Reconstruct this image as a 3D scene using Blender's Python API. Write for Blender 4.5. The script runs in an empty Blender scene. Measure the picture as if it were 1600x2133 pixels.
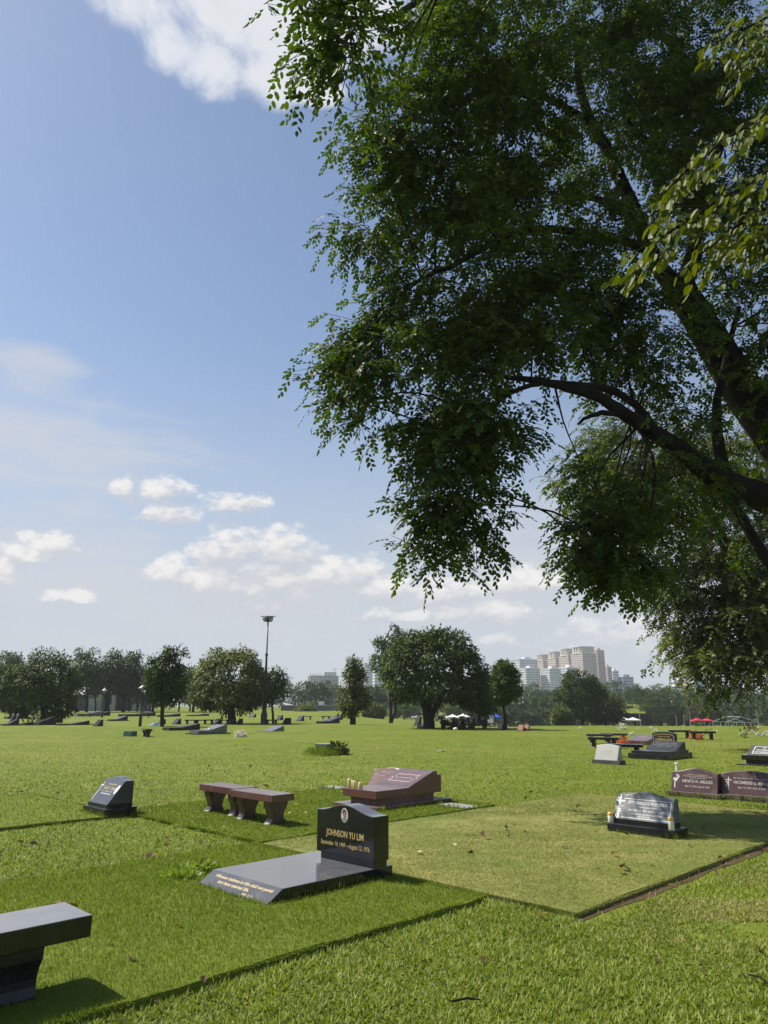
import bpy, bmesh, math, random
import numpy as np
from mathutils import Vector, Matrix, noise as mnoise

random.seed(7)
rng = np.random.default_rng(7)
S = bpy.context.scene
C = S.collection
R = math.radians

# ------------------------------------------------------------------ camera
F = 1500.0                       # focal length in pixels of the 1600 px wide photograph
H = 1.6
PITCH = math.atan((1470 - 1066.5) / F)
cam = bpy.data.cameras.new('camera')
cam.lens = 36 * F / 2133
cam.sensor_width = 36
cam.clip_start = 0.05
cam.clip_end = 8000
camo = bpy.data.objects.new('camera', cam)
C.objects.link(camo)
camo.location = (0, 0, H)
camo.rotation_euler = (math.pi / 2 + PITCH, 0, 0)
S.camera = camo

def ray(u, v):
    a = (u - 800) / F
    b = (1066.5 - v) / F
    return a, math.cos(PITCH) - b * math.sin(PITCH), math.sin(PITCH) + b * math.cos(PITCH)

def at(u, v, y):
    """point on the line of sight of pixel (u, v) at ground distance y"""
    a, yy, zz = ray(u, v)
    t = y / yy
    return Vector((a * t, y, H + zz * t))

def G(u, v, z=0.0):
    a, yy, zz = ray(u, v)
    t = (z - H) / zz
    return Vector((a * t, yy * t, z))

# ------------------------------------------------------------------ exposure, sun, sky
EXPO = 0.6
S.view_settings.view_transform = 'Standard'
S.view_settings.look = 'None'
S.view_settings.exposure = EXPO
S.view_settings.gamma = 1.0
S.view_settings.use_curve_mapping = False
cy = S.cycles
cy.max_bounces = 6
cy.diffuse_bounces = 3
cy.glossy_bounces = 3
cy.transmission_bounces = 4
cy.transparent_max_bounces = 4
cy.volume_bounces = 0
cy.use_denoising = True
cy.caustics_reflective = False
cy.caustics_refractive = False

HAZE = 0.00026
SUN_AZ, SUN_EL = -66.0, 51.5
sdir = Vector((math.sin(R(SUN_AZ)) * math.cos(R(SUN_EL)), math.cos(R(SUN_AZ)) * math.cos(R(SUN_EL)), math.sin(R(SUN_EL))))
sl = bpy.data.lights.new('sun', 'SUN')
sl.energy = 4.8
sl.angle = R(0.53)
sl.color = (1.0, 0.94, 0.83)
so = bpy.data.objects.new('sun', sl)
C.objects.link(so)
so.rotation_euler = (-sdir).to_track_quat('-Z', 'Y').to_euler()
so.location = sdir * 100

W = bpy.data.worlds.new('World')
S.world = W
W.use_nodes = True
nt = W.node_tree
nt.nodes.clear()

class NT:
    """short-hand for building node trees"""
    def __init__(s, tree): s.t = tree
    def n(s, typ, **kw):
        nd = s.t.nodes.new(typ)
        for k, val in kw.items(): setattr(nd, k, val)
        return nd
    def link(s, a, b): s.t.links.new(a, b)
    def put(s, sock, val):
        if hasattr(val, 'is_output') or isinstance(val, bpy.types.NodeSocket): s.t.links.new(val, sock)
        else: sock.default_value = val
    def math(s, op, a, b=None, c=None, clamp=False):
        nd = s.n('ShaderNodeMath', operation=op, use_clamp=clamp)
        s.put(nd.inputs[0], a)
        if b is not None: s.put(nd.inputs[1], b)
        if c is not None: s.put(nd.inputs[2], c)
        return nd.outputs[0]
    def vmath(s, op, a, b=None, c=None):
        nd = s.n('ShaderNodeVectorMath', operation=op)
        s.put(nd.inputs[0], a)
        if b is not None: s.put(nd.inputs[1], b)
        if c is not None: s.put(nd.inputs[2], c)
        return nd.outputs['Value'] if op in ('DOT_PRODUCT', 'LENGTH') else nd.outputs[0]
    def mix(s, fac, a, b, blend='MIX'):
        nd = s.n('ShaderNodeMix', data_type='RGBA', blend_type=blend)
        s.put(nd.inputs['Factor'], fac)
        s.put(nd.inputs[6], a)
        s.put(nd.inputs[7], b)
        return nd.outputs[2]
    def noise(s, vec, scale, detail=4.0, rough=0.55, dist=0.0):
        nd = s.n('ShaderNodeTexNoise')
        if vec is not None: s.link(vec, nd.inputs['Vector'])
        nd.inputs['Scale'].default_value = scale
        nd.inputs['Detail'].default_value = detail
        nd.inputs['Roughness'].default_value = rough
        nd.inputs['Distortion'].default_value = dist
        return nd.outputs['Fac']
    def smooth(s, x, lo, hi, a=0.0, b=1.0):
        nd = s.n('ShaderNodeMapRange', interpolation_type='SMOOTHSTEP')
        s.put(nd.inputs['Value'], x)
        nd.inputs['From Min'].default_value = lo
        nd.inputs['From Max'].default_value = hi
        nd.inputs['To Min'].default_value = a
        nd.inputs['To Max'].default_value = b
        return nd.outputs[0]
    def ramp(s, x, stops):
        nd = s.n('ShaderNodeValToRGB')
        s.put(nd.inputs[0], x)
        el = nd.color_ramp.elements
        while len(el) < len(stops): el.new(0.5)
        for e, (p, c) in zip(el, stops):
            e.position = p
            e.color = (*c, 1)
        return nd.outputs[0]

def azel(u, v):
    x, y, z = ray(u, v)
    return math.atan2(x, y), math.atan2(z, math.hypot(x, y))

w = NT(nt)
sky = w.n('ShaderNodeTexSky', sky_type='NISHITA')
sky.sun_disc = False
sky.sun_elevation = R(SUN_EL)
sky.sun_rotation = R(SUN_AZ)
sky.air_density = 1.0
sky.dust_density = 0.4
sky.ozone_density = 1.2
SKY_STRENGTH = 0.088
tc = w.n('ShaderNodeTexCoord').outputs['Generated']
dirn = w.vmath('NORMALIZE', tc)
sep = w.n('ShaderNodeSeparateXYZ'); w.link(dirn, sep.inputs[0])
az = w.math('ARCTAN2', sep.outputs[0], sep.outputs[1])
el = w.math('ARCSINE', sep.outputs[2])
cmb = w.n('ShaderNodeCombineXYZ'); w.link(az, cmb.inputs[0]); w.link(el, cmb.inputs[1])
P = cmb.outputs[0]
up = w.vmath('MULTIPLY', dirn, (1, 1, 1.7))

def blobs(lst):
    out = None
    for (u, v, su, sv) in lst:
        a, e = azel(u, v)
        a1, _ = azel(u + su, v)
        _, e1 = azel(u, v - sv)
        sa, se = abs(a1 - a), abs(e1 - e)
        q = w.vmath('MULTIPLY_ADD', P, (1 / sa, 1 / se, 0), (-a / sa, -e / se, 0))
        d = w.vmath('DOT_PRODUCT', q, q)
        if out is None: out = d
        else:
            nd = w.n('ShaderNodeMath', operation='SMOOTH_MIN')
            w.link(out, nd.inputs[0]); w.link(d, nd.inputs[1]); nd.inputs[2].default_value = 0.35
            out = nd.outputs[0]
    return w.math('SUBTRACT', 1.0, out)

# heaped clouds: rounded heads, flat grey feet that thin out into the haze
CUM = [(480, 1150, 86, 64), (592, 1150, 80, 58), (535, 1190, 70, 46), (362, 1200, 62, 50), (440, 1218, 110, 56), (560, 1220, 165, 70), (655, 1208, 85, 54), (725, 1202, 86, 50), (800, 1228, 70, 38),
       (262, 1020, 32, 36), (352, 1026, 58, 34), (350, 1070, 86, 32), (488, 1050, 74, 30), (112, 1134, 62, 32), (58, 1155, 64, 28), (-30, 1190, 100, 50),
       (850, 1282, 110, 26), (1030, 1335, 54, 26), (150, 1246, 66, 20), (1280, 1340, 200, 50), (1120, 1215, 130, 36), (920, 1235, 120, 44), (1010, 1275, 150, 40)]
def voro(vec, scale):
    nd = w.n('ShaderNodeTexVoronoi', feature='F1')
    w.link(vec, nd.inputs['Vector'])
    nd.inputs['Scale'].default_value = scale
    return nd.outputs['Distance']
wob = w.n('ShaderNodeTexNoise'); w.link(up, wob.inputs['Vector']); wob.inputs['Scale'].default_value = 40.0; wob.inputs['Detail'].default_value = 5.0
upw = w.vmath('ADD', up, w.vmath('MULTIPLY', w.vmath('SUBTRACT', wob.outputs['Color'], (0.5, 0.5, 0.5)), (0.022, 0.022, 0.022)))
n1 = w.noise(up, 60.0, 6.0, 0.66)
puff = w.math('ADD', w.math('MULTIPLY_ADD', voro(upw, 24.0), -1.25, 0.62), w.math('MULTIPLY_ADD', voro(upw, 58.0), -0.62, 0.30))
puff = w.math('ADD', puff, w.math('MULTIPLY_ADD', n1, 2.6, -1.35))
wz = w.n('ShaderNodeTexNoise'); w.link(up, wz.inputs['Vector']); wz.inputs['Scale'].default_value = 17.0; wz.inputs['Detail'].default_value = 5.0; wz.inputs['Roughness'].default_value = 0.62
P0_ = w.vmath('ADD', P, w.vmath('MULTIPLY', w.vmath('SUBTRACT', wz.outputs['Color'], (0.5, 0.5, 0.5)), (0.085, 0.042, 0)))
PB = P
P = P0_
cum = blobs(CUM)
P = w.vmath('ADD', P0_, (-0.004, 0.013, 0))
cum_up = blobs(CUM)
P = PB
lit = w.math('SUBTRACT', cum, cum_up)                    # positive on the heads, negative at the feet
dens = w.math('ADD', w.math('MAXIMUM', w.math('ADD', cum, 0.22), -2.5), puff)
foot_ = w.smooth(lit, 0.25, -0.55, 0.0, 1.0)
a_cum = w.mix(foot_, w.smooth(dens, -0.1, 1.25), w.smooth(dens, -0.3, 2.2))
b_cum = w.smooth(w.math('ADD', w.math('MULTIPLY', lit, 0.9), w.math('MULTIPLY', puff, 0.42)), -0.42, 0.62)
# the big backlit cloud high above
n3 = w.math('ADD', w.math('MULTIPLY', w.noise(dirn, 6.0, 3.0, 0.55, 0.4), 0.45), w.math('MULTIPLY', w.noise(dirn, 17.0, 8.0, 0.68, 0.35), 0.55))
hi = blobs([(300, -20, 120, 80), (370, 90, 60, 60), (480, 30, 150, 90), (440, 130, 70, 60), (600, 60, 150, 90), (560, 150, 70, 55), (650, 190, 60, 25), (520, -250, 420, 220), (760, 30, 90, 70)])
d_hi = w.math('ADD', w.math('MAXIMUM', hi, -2.0), w.math('MULTIPLY_ADD', n3, 8.0, -3.75))
a_hi = w.smooth(d_hi, -0.9, 2.2)
b_hi = w.smooth(d_hi, 2.8, 0.4)
# thin veils
vst = w.vmath('MULTIPLY', dirn, (1.6, 1.6, 7.0))
n4 = w.noise(vst, 4.5, 7.0, 0.62, 0.8)
veil = blobs([(1150, 1180, 420, 140), (60, 770, 110, 60), (600, 1275, 460, 110), (60, 920, 320, 110), (100, 1180, 260, 110)])
a_veil = w.math('MULTIPLY', w.smooth(w.math('ADD', w.math('MAXIMUM', veil, -1.2), w.math('MULTIPLY_ADD', n4, 4.6, -2.3)), -0.9, 1.8), 0.72)
# whitish air towards the horizon
haze_f = w.smooth(el, R(30), R(2.0), 0.07, 0.90)
k = 1.0 / (SKY_STRENGTH * 2 ** EXPO)
col = w.mix(haze_f, sky.outputs[0], (0.56 * k, 0.60 * k, 0.66 * k, 1))
col = w.mix(a_veil, col, (0.66 * k, 0.67 * k, 0.71 * k, 1))
cumc = w.mix(b_cum, (0.61 * k, 0.61 * k, 0.65 * k, 1), (0.93 * k, 0.91 * k, 0.88 * k, 1))
cum_fade = w.math('MULTIPLY', a_cum, w.smooth(el, R(2.5), R(9.0), 0.35, 0.95))
col = w.mix(cum_fade, col, cumc)
hic = w.mix(b_hi, (0.60 * k, 0.64 * k, 0.69 * k, 1), (1.05 * k, 1.04 * k, 1.02 * k, 1))
col = w.mix(a_hi, col, hic)
bg = w.n('ShaderNodeBackground')
w.link(col, bg.inputs[0])
bg.inputs[1].default_value = SKY_STRENGTH
wo = w.n('ShaderNodeOutputWorld')
w.link(bg.outputs[0], wo.inputs[0])
W.cycles.sampling_method = 'MANUAL'
W.cycles.sample_map_resolution = 512

# ------------------------------------------------------------------ helpers
def thing(name, label, cat, loc=(0, 0, 0), rz=0.0, group=None):
    o = bpy.data.objects.new(name, None)
    C.objects.link(o)
    o.empty_display_size = 0.1
    o.location = loc
    o.rotation_euler = (0, 0, rz)
    o['label'] = label
    o['category'] = cat
    if group: o['group'] = group
    return o

def tag(o, label, cat, group=None):
    o['label'] = label
    o['category'] = cat
    if group: o['group'] = group
    return o

def copy_tree(o, parent=None):
    c = o.copy()
    C.objects.link(c)
    c.parent = parent
    for ch in [x for x in o.children]:
        copy_tree(ch, c)
    return c

class MB:
    def __init__(s): s.v = []; s.f = []
    def add(s, vs, fs):
        b = len(s.v)
        s.v += [tuple(p) for p in vs]
        s.f += [tuple(i + b for i in f) for f in fs]
        return s
    def box(s, c, d, rz=0.0, taper=1.0):
        x, y, z = d[0] / 2, d[1] / 2, d[2] / 2
        cs, sn = math.cos(rz), math.sin(rz)
        vs = []
        for k in (-1, 1):
            t = taper if k > 0 else 1.0
            for i, j in ((-1, -1), (1, -1), (1, 1), (-1, 1)):
                px, py = i * x * t, j * y * t
                vs.append((c[0] + px * cs - py * sn, c[1] + px * sn + py * cs, c[2] + k * z))
        return s.add(vs, [(3, 2, 1, 0), (4, 5, 6, 7), (0, 1, 5, 4), (1, 2, 6, 5), (2, 3, 7, 6), (3, 0, 4, 7)])
    def loft(s, a, b):
        """two matching loops of points joined into a closed solid"""
        n = len(a)
        return s.add(list(a) + list(b), [tuple(range(n))[::-1], tuple(range(n, 2 * n))] + [(i, (i + 1) % n, n + (i + 1) % n, n + i) for i in range(n)])
    def prism_x(s, prof, x0, x1):
        """profile in (y, z) swept along x"""
        return s.loft([(x0, y, z) for y, z in prof][::-1], [(x1, y, z) for y, z in prof][::-1])
    def prism_y(s, prof, y0, y1):
        return s.loft([(x, y0, z) for x, z in prof], [(x, y1, z) for x, z in prof])
    def prism_z(s, prof, z0, z1):
        return s.loft([(x, y, z0) for x, y in prof], [(x, y, z1) for x, y in prof])
    def lathe(s, prof, n=12, c=(0, 0, 0)):
        vs = []
        for r, z in prof:
            for i in range(n):
                a = 2 * math.pi * i / n
                vs.append((c[0] + r * math.cos(a), c[1] + r * math.sin(a), c[2] + z))
        fs = []
        for k in range(len(prof) - 1):
            for i in range(n):
                fs.append((k * n + i, k * n + (i + 1) % n, (k + 1) * n + (i + 1) % n, (k + 1) * n + i))
        fs.append(tuple(range(n))[::-1])
        m = (len(prof) - 1) * n
        fs.append(tuple(range(m, m + n)))
        return s.add(vs, fs)
    def tube(s, pts, rad, n=8):
        pts = [Vector(p) for p in pts]
        if not hasattr(rad, '__len__'): rad = [rad] * len(pts)
        vs = []
        ref = Vector((0.13, 0.21, 0.97))
        for i, p in enumerate(pts):
            t = (pts[min(i + 1, len(pts) - 1)] - pts[max(i - 1, 0)]).normalized()
            if abs(t.dot(ref)) > 0.96: ref = Vector((0.95, 0.2, 0.1))
            x = t.cross(ref).normalized()
            y = t.cross(x)
            for k in range(n):
                a = 2 * math.pi * k / n
                vs.append(p + (x * math.cos(a) + y * math.sin(a)) * rad[i])
        fs = []
        for i in range(len(pts) - 1):
            for k in range(n):
                fs.append((i * n + k, i * n + (k + 1) % n, (i + 1) * n + (k + 1) % n, (i + 1) * n + k))
        fs.append(tuple(range(n))[::-1])
        fs.append(tuple(range((len(pts) - 1) * n, len(pts) * n)))
        return s.add(vs, fs)
    def torus(s, c, r, t, n=18, m=6):
        """wheel in the x-z plane"""
        vs = []
        for i in range(n):
            a = 2 * math.pi * i / n
            for j in range(m):
                b = 2 * math.pi * j / m
                q = r + t * math.cos(b)
                vs.append((c[0] + q * math.cos(a), c[1] + t * math.sin(b), c[2] + q * math.sin(a)))
        return s.add(vs, [(i * m + j, ((i + 1) % n) * m + j, ((i + 1) % n) * m + (j + 1) % m, i * m + (j + 1) % m) for i in range(n) for j in range(m)])
    def mesh(s, name, mat, bevel=0.0, smooth=False):
        me = bpy.data.meshes.new(name)
        me.from_pydata(s.v, [], s.f)
        bm = bmesh.new(); bm.from_mesh(me)
        bmesh.ops.recalc_face_normals(bm, faces=bm.faces)
        if bevel:
            es = [e for e in bm.edges if len(e.link_faces) == 2 and e.calc_face_angle(0) > 0.5]
            bmesh.ops.bevel(bm, geom=es, offset=bevel, segments=2, affect='EDGES', profile=0.6, clamp_overlap=True)
        bm.to_mesh(me); bm.free()
        if mat: me.materials.append(mat)
        if smooth:
            me.polygons.foreach_set('use_smooth', [True] * len(me.polygons))
        return me
    def part(s, name, mat, parent=None, bevel=0.0, smooth=False, kind=None):
        o = bpy.data.objects.new(name, s.mesh(name, mat, bevel, smooth))
        C.objects.link(o)
        if parent is not None: o.parent = parent
        if kind: o['kind'] = kind
        return o

def np_mesh(name, V, mat, col=None, parent=None, kind=None):
    """V: (n, 4, 3) quads; col: (n,) value carried by every quad"""
    n = V.shape[0]
    me = bpy.data.meshes.new(name)
    me.vertices.add(n * 4)
    me.vertices.foreach_set('co', np.ascontiguousarray(V, dtype=np.float32).ravel())
    me.loops.add(n * 4)
    me.loops.foreach_set('vertex_index', np.arange(n * 4, dtype=np.int32))
    me.polygons.add(n)
    me.polygons.foreach_set('loop_start', np.arange(0, n * 4, 4, dtype=np.int32))
    if col is not None:
        at_ = me.attributes.new('tone', 'FLOAT', 'POINT')
        at_.data.foreach_set('value', np.repeat(col.astype(np.float32), 4))
    me.update(calc_edges=True)
    me.validate()
    me.materials.append(mat)
    o = bpy.data.objects.new(name, me)
    C.objects.link(o)
    if parent is not None: o.parent = parent
    if kind: o['kind'] = kind
    return o

def unit(a):
    return a / np.maximum(np.linalg.norm(a, axis=1, keepdims=True), 1e-9)

def kites(P0, D, Sd, L, Wd, bend=0.12, mid=0.42):
    """leaf-shaped quads: base, side, tip, side; bent about the middle"""
    D = unit(D)
    N = unit(np.cross(D, Sd))
    Sd = np.cross(N, D)
    L = np.asarray(L).reshape(-1, 1); Wd = np.asarray(Wd).reshape(-1, 1)
    m = P0 + D * L * mid + N * L * bend
    return np.stack([P0, m + Sd * Wd / 2, P0 + D * L, m - Sd * Wd / 2], axis=1)

def ovals(P0, D, Sd, L, Wd, bend=0.08):
    """oval pointed leaves, two quads each, folded along the midrib"""
    D = unit(D)
    N = unit(np.cross(D, Sd))
    Sd = np.cross(N, D)
    L = np.asarray(L).reshape(-1, 1); Wd = np.asarray(Wd).reshape(-1, 1)
    a = P0 + D * L * 0.28; b = P0 + D * L * 0.70; tip = P0 + D * L - N * L * bend * 0.6
    up_ = N * L * bend
    q1 = np.stack([P0, a + Sd * Wd * 0.46 + up_, b + Sd * Wd * 0.42 + up_, tip], axis=1)
    q2 = np.stack([P0, tip, b - Sd * Wd * 0.42 + up_, a - Sd * Wd * 0.46 + up_], axis=1)
    return np.concatenate([q1, q2])

def rdir(n):
    return unit(rng.normal(size=(n, 3)))

_tab = rng.random((256, 256))
def vnoise(x, y, sc=1.0, seed=0):
    x = np.asarray(x) / sc + seed * 17.3; y = np.asarray(y) / sc + seed * 9.1
    xi = np.floor(x).astype(int); yi = np.floor(y).astype(int)
    fx = x - xi; fy = y - yi
    fx = fx * fx * (3 - 2 * fx); fy = fy * fy * (3 - 2 * fy)
    t = lambda i, j: _tab[i % 256, j % 256]
    return (t(xi, yi) * (1 - fx) + t(xi + 1, yi) * fx) * (1 - fy) + (t(xi, yi + 1) * (1 - fx) + t(xi + 1, yi + 1) * fx) * fy

def sstep(x, lo, hi):
    t = np.clip((np.asarray(x, dtype=float) - lo) / (hi - lo), 0, 1)
    return t * t * (3 - 2 * t)

# the lie of the land: level lawn, falling away beyond the crest on the right, rising a little on the left
def gz(x, y):
    x = np.asarray(x, dtype=float); y = np.asarray(y, dtype=float)
    q = x / np.maximum(y, 1.0)
    right = sstep(q, -0.10, 0.14)
    drop = -0.03 * np.clip(y - 62, 0, 140)
    drop = drop + sstep(y, 215, 400) * 4.6
    left = 0.55 * sstep(y, 70, 170)
    z = right * drop + (1 - right) * left
    z = z + sstep(y, 14, 30) * (vnoise(x, y, 9.0, 3) - 0.5) * 0.10
    return z

def GG(u, v):
    p = G(u, v)
    for _ in range(12):
        z = float(gz(p.x, p.y))
        if abs((z - H) / ray(u, v)[2]) > 5000 or ray(u, v)[2] >= 0: break
        p = G(u, v, z)
    return p

def dpos(u, y):
    """ground point at ground distance y seen in column u"""
    b = (1066.5 - 1490) / F
    t = y / (math.cos(PITCH) - b * math.sin(PITCH))
    x = (u - 800) / F * t
    return Vector((x, y, float(gz(x, y))))

# ------------------------------------------------------------------ materials
MATS = {}
def newmat(name):
    m = bpy.data.materials.new(name)
    m.use_nodes = True
    m.node_tree.nodes.clear()
    MATS[name] = m
    return m, NT(m.node_tree)

def principled(t, base, rough=0.5, spec=0.5, metal=0.0, bump=None, bstr=0.3, bdist=0.01):
    p = t.n('ShaderNodeBsdfPrincipled')
    t.put(p.inputs['Base Color'], base if not isinstance(base, tuple) else (*base[:3], 1))
    t.put(p.inputs['Roughness'], rough)
    p.inputs['Specular IOR Level'].default_value = spec
    p.inputs['Metallic'].default_value = metal
    if bump is not None:
        b = t.n('ShaderNodeBump')
        b.inputs['Strength'].default_value = bstr
        b.inputs['Distance'].default_value = bdist
        t.link(bump, b.inputs['Height'])
        t.link(b.outputs[0], p.inputs['Normal'])
    return p

def out(t, sh):
    o = t.n('ShaderNodeOutputMaterial')
    t.link(sh.outputs[0], o.inputs[0])

def plain(name, col, rough=0.6, spec=0.4, metal=0.0, var=0.15, scale=20.0, bstr=0.0):
    m, t = newmat(name)
    co = t.n('ShaderNodeTexCoord').outputs['Object']
    n = t.noise(co, scale, 5.0, 0.6)
    c = t.ramp(n, [(0.25, tuple(x * (1 - var) for x in col)), (0.75, tuple(min(1, x * (1 + var)) for x in col))])
    r = t.smooth(n, 0.2, 0.8, max(0.02, rough - 0.08), rough + 0.08)
    out(t, principled(t, c, r, spec, metal, n if bstr else None, bstr, 0.02))
    return m

def granite(name, dark, light, rough, scale=260.0, dirt=0.25, grain=0.35, dust_sheen=0.30, spec=0.6):
    m, t = newmat(name)
    co = t.n('ShaderNodeTexCoord').outputs['Object']
    sp = t.noise(co, scale, 3.0, 0.7)
    sp2 = t.noise(co, scale * 0.33, 2.0, 0.6)
    c = t.ramp(t.math('MULTIPLY_ADD', sp2, grain, t.math('MULTIPLY', sp, 1 - grain)), [(0.38, dark), (0.68, light)])
    d = t.noise(co, 5.0, 6.0, 0.65)
    c = t.mix(t.smooth(d, 0.48, 0.75, 0.0, dirt), c, (0.16, 0.15, 0.13, 1))
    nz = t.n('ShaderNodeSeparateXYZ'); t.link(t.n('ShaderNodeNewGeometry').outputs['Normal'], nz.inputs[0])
    du = t.math('MULTIPLY', t.smooth(nz.outputs[2], 0.2, 0.95, 0.0, dust_sheen), t.smooth(d, 0.25, 0.7, 0.75, 1.0))  # paler up-facing colour: settled dust, and on the bench a painted sky sheen
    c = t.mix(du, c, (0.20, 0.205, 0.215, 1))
    r = t.smooth(d, 0.40, 0.80, rough, rough + 0.15)
    out(t, principled(t, c, r, spec, 0.0, sp, 0.02, 0.001))
    return m

M_black = granite('black_granite', (0.006, 0.0065, 0.008), (0.020, 0.022, 0.027), 0.07, 300, 0.10, dust_sheen=0.50)
M_bench = granite('sky_sheen_black_granite', (0.006, 0.0065, 0.008), (0.020, 0.022, 0.027), 0.10, 300, 0.10, dust_sheen=0.95)  # sky reflection on the seat top painted in as paler up-facing colour
M_slant = granite('blue_black_granite', (0.035, 0.038, 0.046), (0.075, 0.08, 0.092), 0.2, 260, 0.1)
M_dark = granite('weathered_black_granite', (0.010, 0.011, 0.012), (0.030, 0.032, 0.036), 0.24, 220, 0.12, dust_sheen=0.16, spec=0.32)
M_grey = granite('dark_grey_granite', (0.085, 0.09, 0.098), (0.16, 0.165, 0.175), 0.26, 260, 0.15)
M_red = granite('red_granite', (0.070, 0.030, 0.028), (0.20, 0.095, 0.085), 0.20, 240, 0.20)
M_redd = granite('dark_red_granite', (0.045, 0.022, 0.022), (0.11, 0.058, 0.055), 0.25, 240, 0.15)
M_redrough = granite('rough_red_stone', (0.06, 0.035, 0.032), (0.20, 0.13, 0.12), 0.7, 60, 0.5)
M_pale = granite('pale_marker_stone', (0.20, 0.19, 0.17), (0.42, 0.40, 0.36), 0.45, 120, 0.4)
M_palegrey = granite('pale_grey_granite', (0.22, 0.22, 0.21), (0.40, 0.40, 0.38), 0.4, 180, 0.25)
M_roughdark = granite('rough_dark_stone', (0.03, 0.03, 0.03), (0.10, 0.10, 0.095), 0.75, 50, 0.5)
M_conc = plain('concrete', (0.42, 0.41, 0.37), 0.8, 0.2, 0, 0.3, 30, 0.3)
M_brick = granite('terracotta_stone', (0.18, 0.065, 0.04), (0.30, 0.12, 0.08), 0.6, 120, 0.15)
M_gold = plain('gold_paint', (0.55, 0.40, 0.16), 0.45, 0.5, 0.0, 0.1)
M_white = plain('white_paint', (0.72, 0.72, 0.69), 0.5, 0.4, 0, 0.05)
M_etch = plain('pale_etching', (0.50, 0.47, 0.43), 0.7, 0.2, 0, 0.1)
M_pinketch = plain('pink_etching', (0.46, 0.33, 0.30), 0.7, 0.2, 0, 0.1)
M_wax = plain('candle_wax', (0.62, 0.52, 0.22), 0.45, 0.5, 0, 0.15, 40)
M_waxw = plain('white_candle_glass', (0.62, 0.60, 0.50), 0.25, 0.5, 0, 0.1, 40)
M_lidgold = plain('gold_lid', (0.60, 0.32, 0.04), 0.35, 0.6, 0.3, 0.1)
M_wick = plain('burnt_wick', (0.02, 0.018, 0.015), 0.9, 0.1)
M_metal = plain('dark_pole_metal', (0.035, 0.042, 0.045), 0.45, 0.5, 0.2, 0.2)
M_lampglass = plain('lamp_glass', (0.35, 0.37, 0.36), 0.15, 0.6)
M_lampcap = plain('lamp_cap', (0.55, 0.56, 0.56), 0.5, 0.4, 0.1)
M_tentw = plain('white_tent_cloth', (0.78, 0.78, 0.77), 0.7, 0.2, 0, 0.04)
M_tentr = plain('red_tent_cloth', (0.58, 0.035, 0.06), 0.7, 0.2, 0, 0.06)
M_tentb = plain('blue_tent_cloth', (0.03, 0.10, 0.46), 0.7, 0.2, 0, 0.06)
M_steel = plain('galvanised_steel', (0.42, 0.44, 0.42), 0.45, 0.5, 0.5, 0.1)
M_tyre = plain('tyre_rubber', (0.015, 0.015, 0.016), 0.8, 0.2)
M_bike = plain('black_bike_paint', (0.014, 0.014, 0.017), 0.3, 0.5)
M_seat = plain('black_vinyl', (0.012, 0.012, 0.012), 0.6, 0.3)
M_blue = plain('blue_tarp', (0.05, 0.13, 0.48), 0.5, 0.3)
M_green = plain('faded_green_paint', (0.19, 0.34, 0.25), 0.55, 0.3, 0, 0.3, 14)
M_dgreen = plain('dark_green_paint', (0.05, 0.13, 0.085), 0.5, 0.3, 0, 0.25, 14)
M_photo = plain('portrait_ceramic', (0.60, 0.58, 0.55), 0.15, 0.6, 0, 0.05)
M_hair = plain('portrait_dark_print', (0.03, 0.025, 0.022), 0.15, 0.6)
M_skin = plain('portrait_face_print', (0.38, 0.22, 0.16), 0.15, 0.6)
M_coat = plain('portrait_coat_print', (0.30, 0.27, 0.24), 0.15, 0.6)
M_soil = plain('bare_soil', (0.085, 0.058, 0.036), 0.95, 0.1, 0, 0.35, 40, 0.6)

def foliage_mat(name, stops, trans=0.35, tcol=None, rough=0.42, spec=0.45, nsc=0.6, namt=0.3):
    m, t = newmat(name)
    a = t.n('ShaderNodeAttribute', attribute_name='tone').outputs['Fac']
    co = t.n('ShaderNodeTexCoord').outputs['Object']
    n = t.noise(co, nsc, 3.0, 0.6)
    x = t.math('ADD', t.math('MULTIPLY', a, 1 - namt), t.math('MULTIPLY', n, namt), clamp=True)
    c = t.ramp(x, stops)
    p = principled(t, c, rough, spec)
    tr = t.n('ShaderNodeBsdfTranslucent')
    t.link(t.mix(1.0, c, (*(tcol or (1.5, 1.6, 0.5)), 1), 'MULTIPLY'), tr.inputs[0])
    mx = t.n('ShaderNodeMixShader')
    mx.inputs[0].default_value = trans
    t.link(p.outputs[0], mx.inputs[1]); t.link(tr.outputs[0], mx.inputs[2])
    out(t, mx)
    return m

M_leafA = foliage_mat('near_tree_leaf', [(0.0, (0.022, 0.040, 0.006)), (0.5, (0.046, 0.076, 0.009)), (1.0, (0.125, 0.158, 0.018))], 0.32, (1.6, 1.8, 0.30), 0.5, 0.20)
M_leafN = foliage_mat('near_branch_leaf', [(0.0, (0.050, 0.078, 0.008)), (0.5, (0.085, 0.110, 0.011)), (1.0, (0.125, 0.140, 0.016))], 0.36, (1.5, 1.5, 0.25), 0.5, 0.15)
M_leafB = foliage_mat('second_tree_leaf', [(0.0, (0.040, 0.062, 0.010)), (0.5, (0.080, 0.108, 0.016)), (1.0, (0.165, 0.185, 0.034))], 0.32, (1.4, 1.5, 0.4), 0.5, 0.22)
M_mango = foliage_mat('glossy_round_tree_leaf', [(0.0, (0.024, 0.042, 0.006)), (0.5, (0.066, 0.092, 0.011)), (0.72, (0.17, 0.19, 0.03)), (1.0, (0.34, 0.34, 0.085))], 0.12, None, 0.6, 0.12, 0.6, 0.12)
M_mango2 = foliage_mat('dark_round_tree_leaf', [(0.0, (0.016, 0.033, 0.005)), (0.5, (0.046, 0.078, 0.010)), (1.0, (0.165, 0.20, 0.030))], 0.12, None, 0.6, 0.10)
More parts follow.
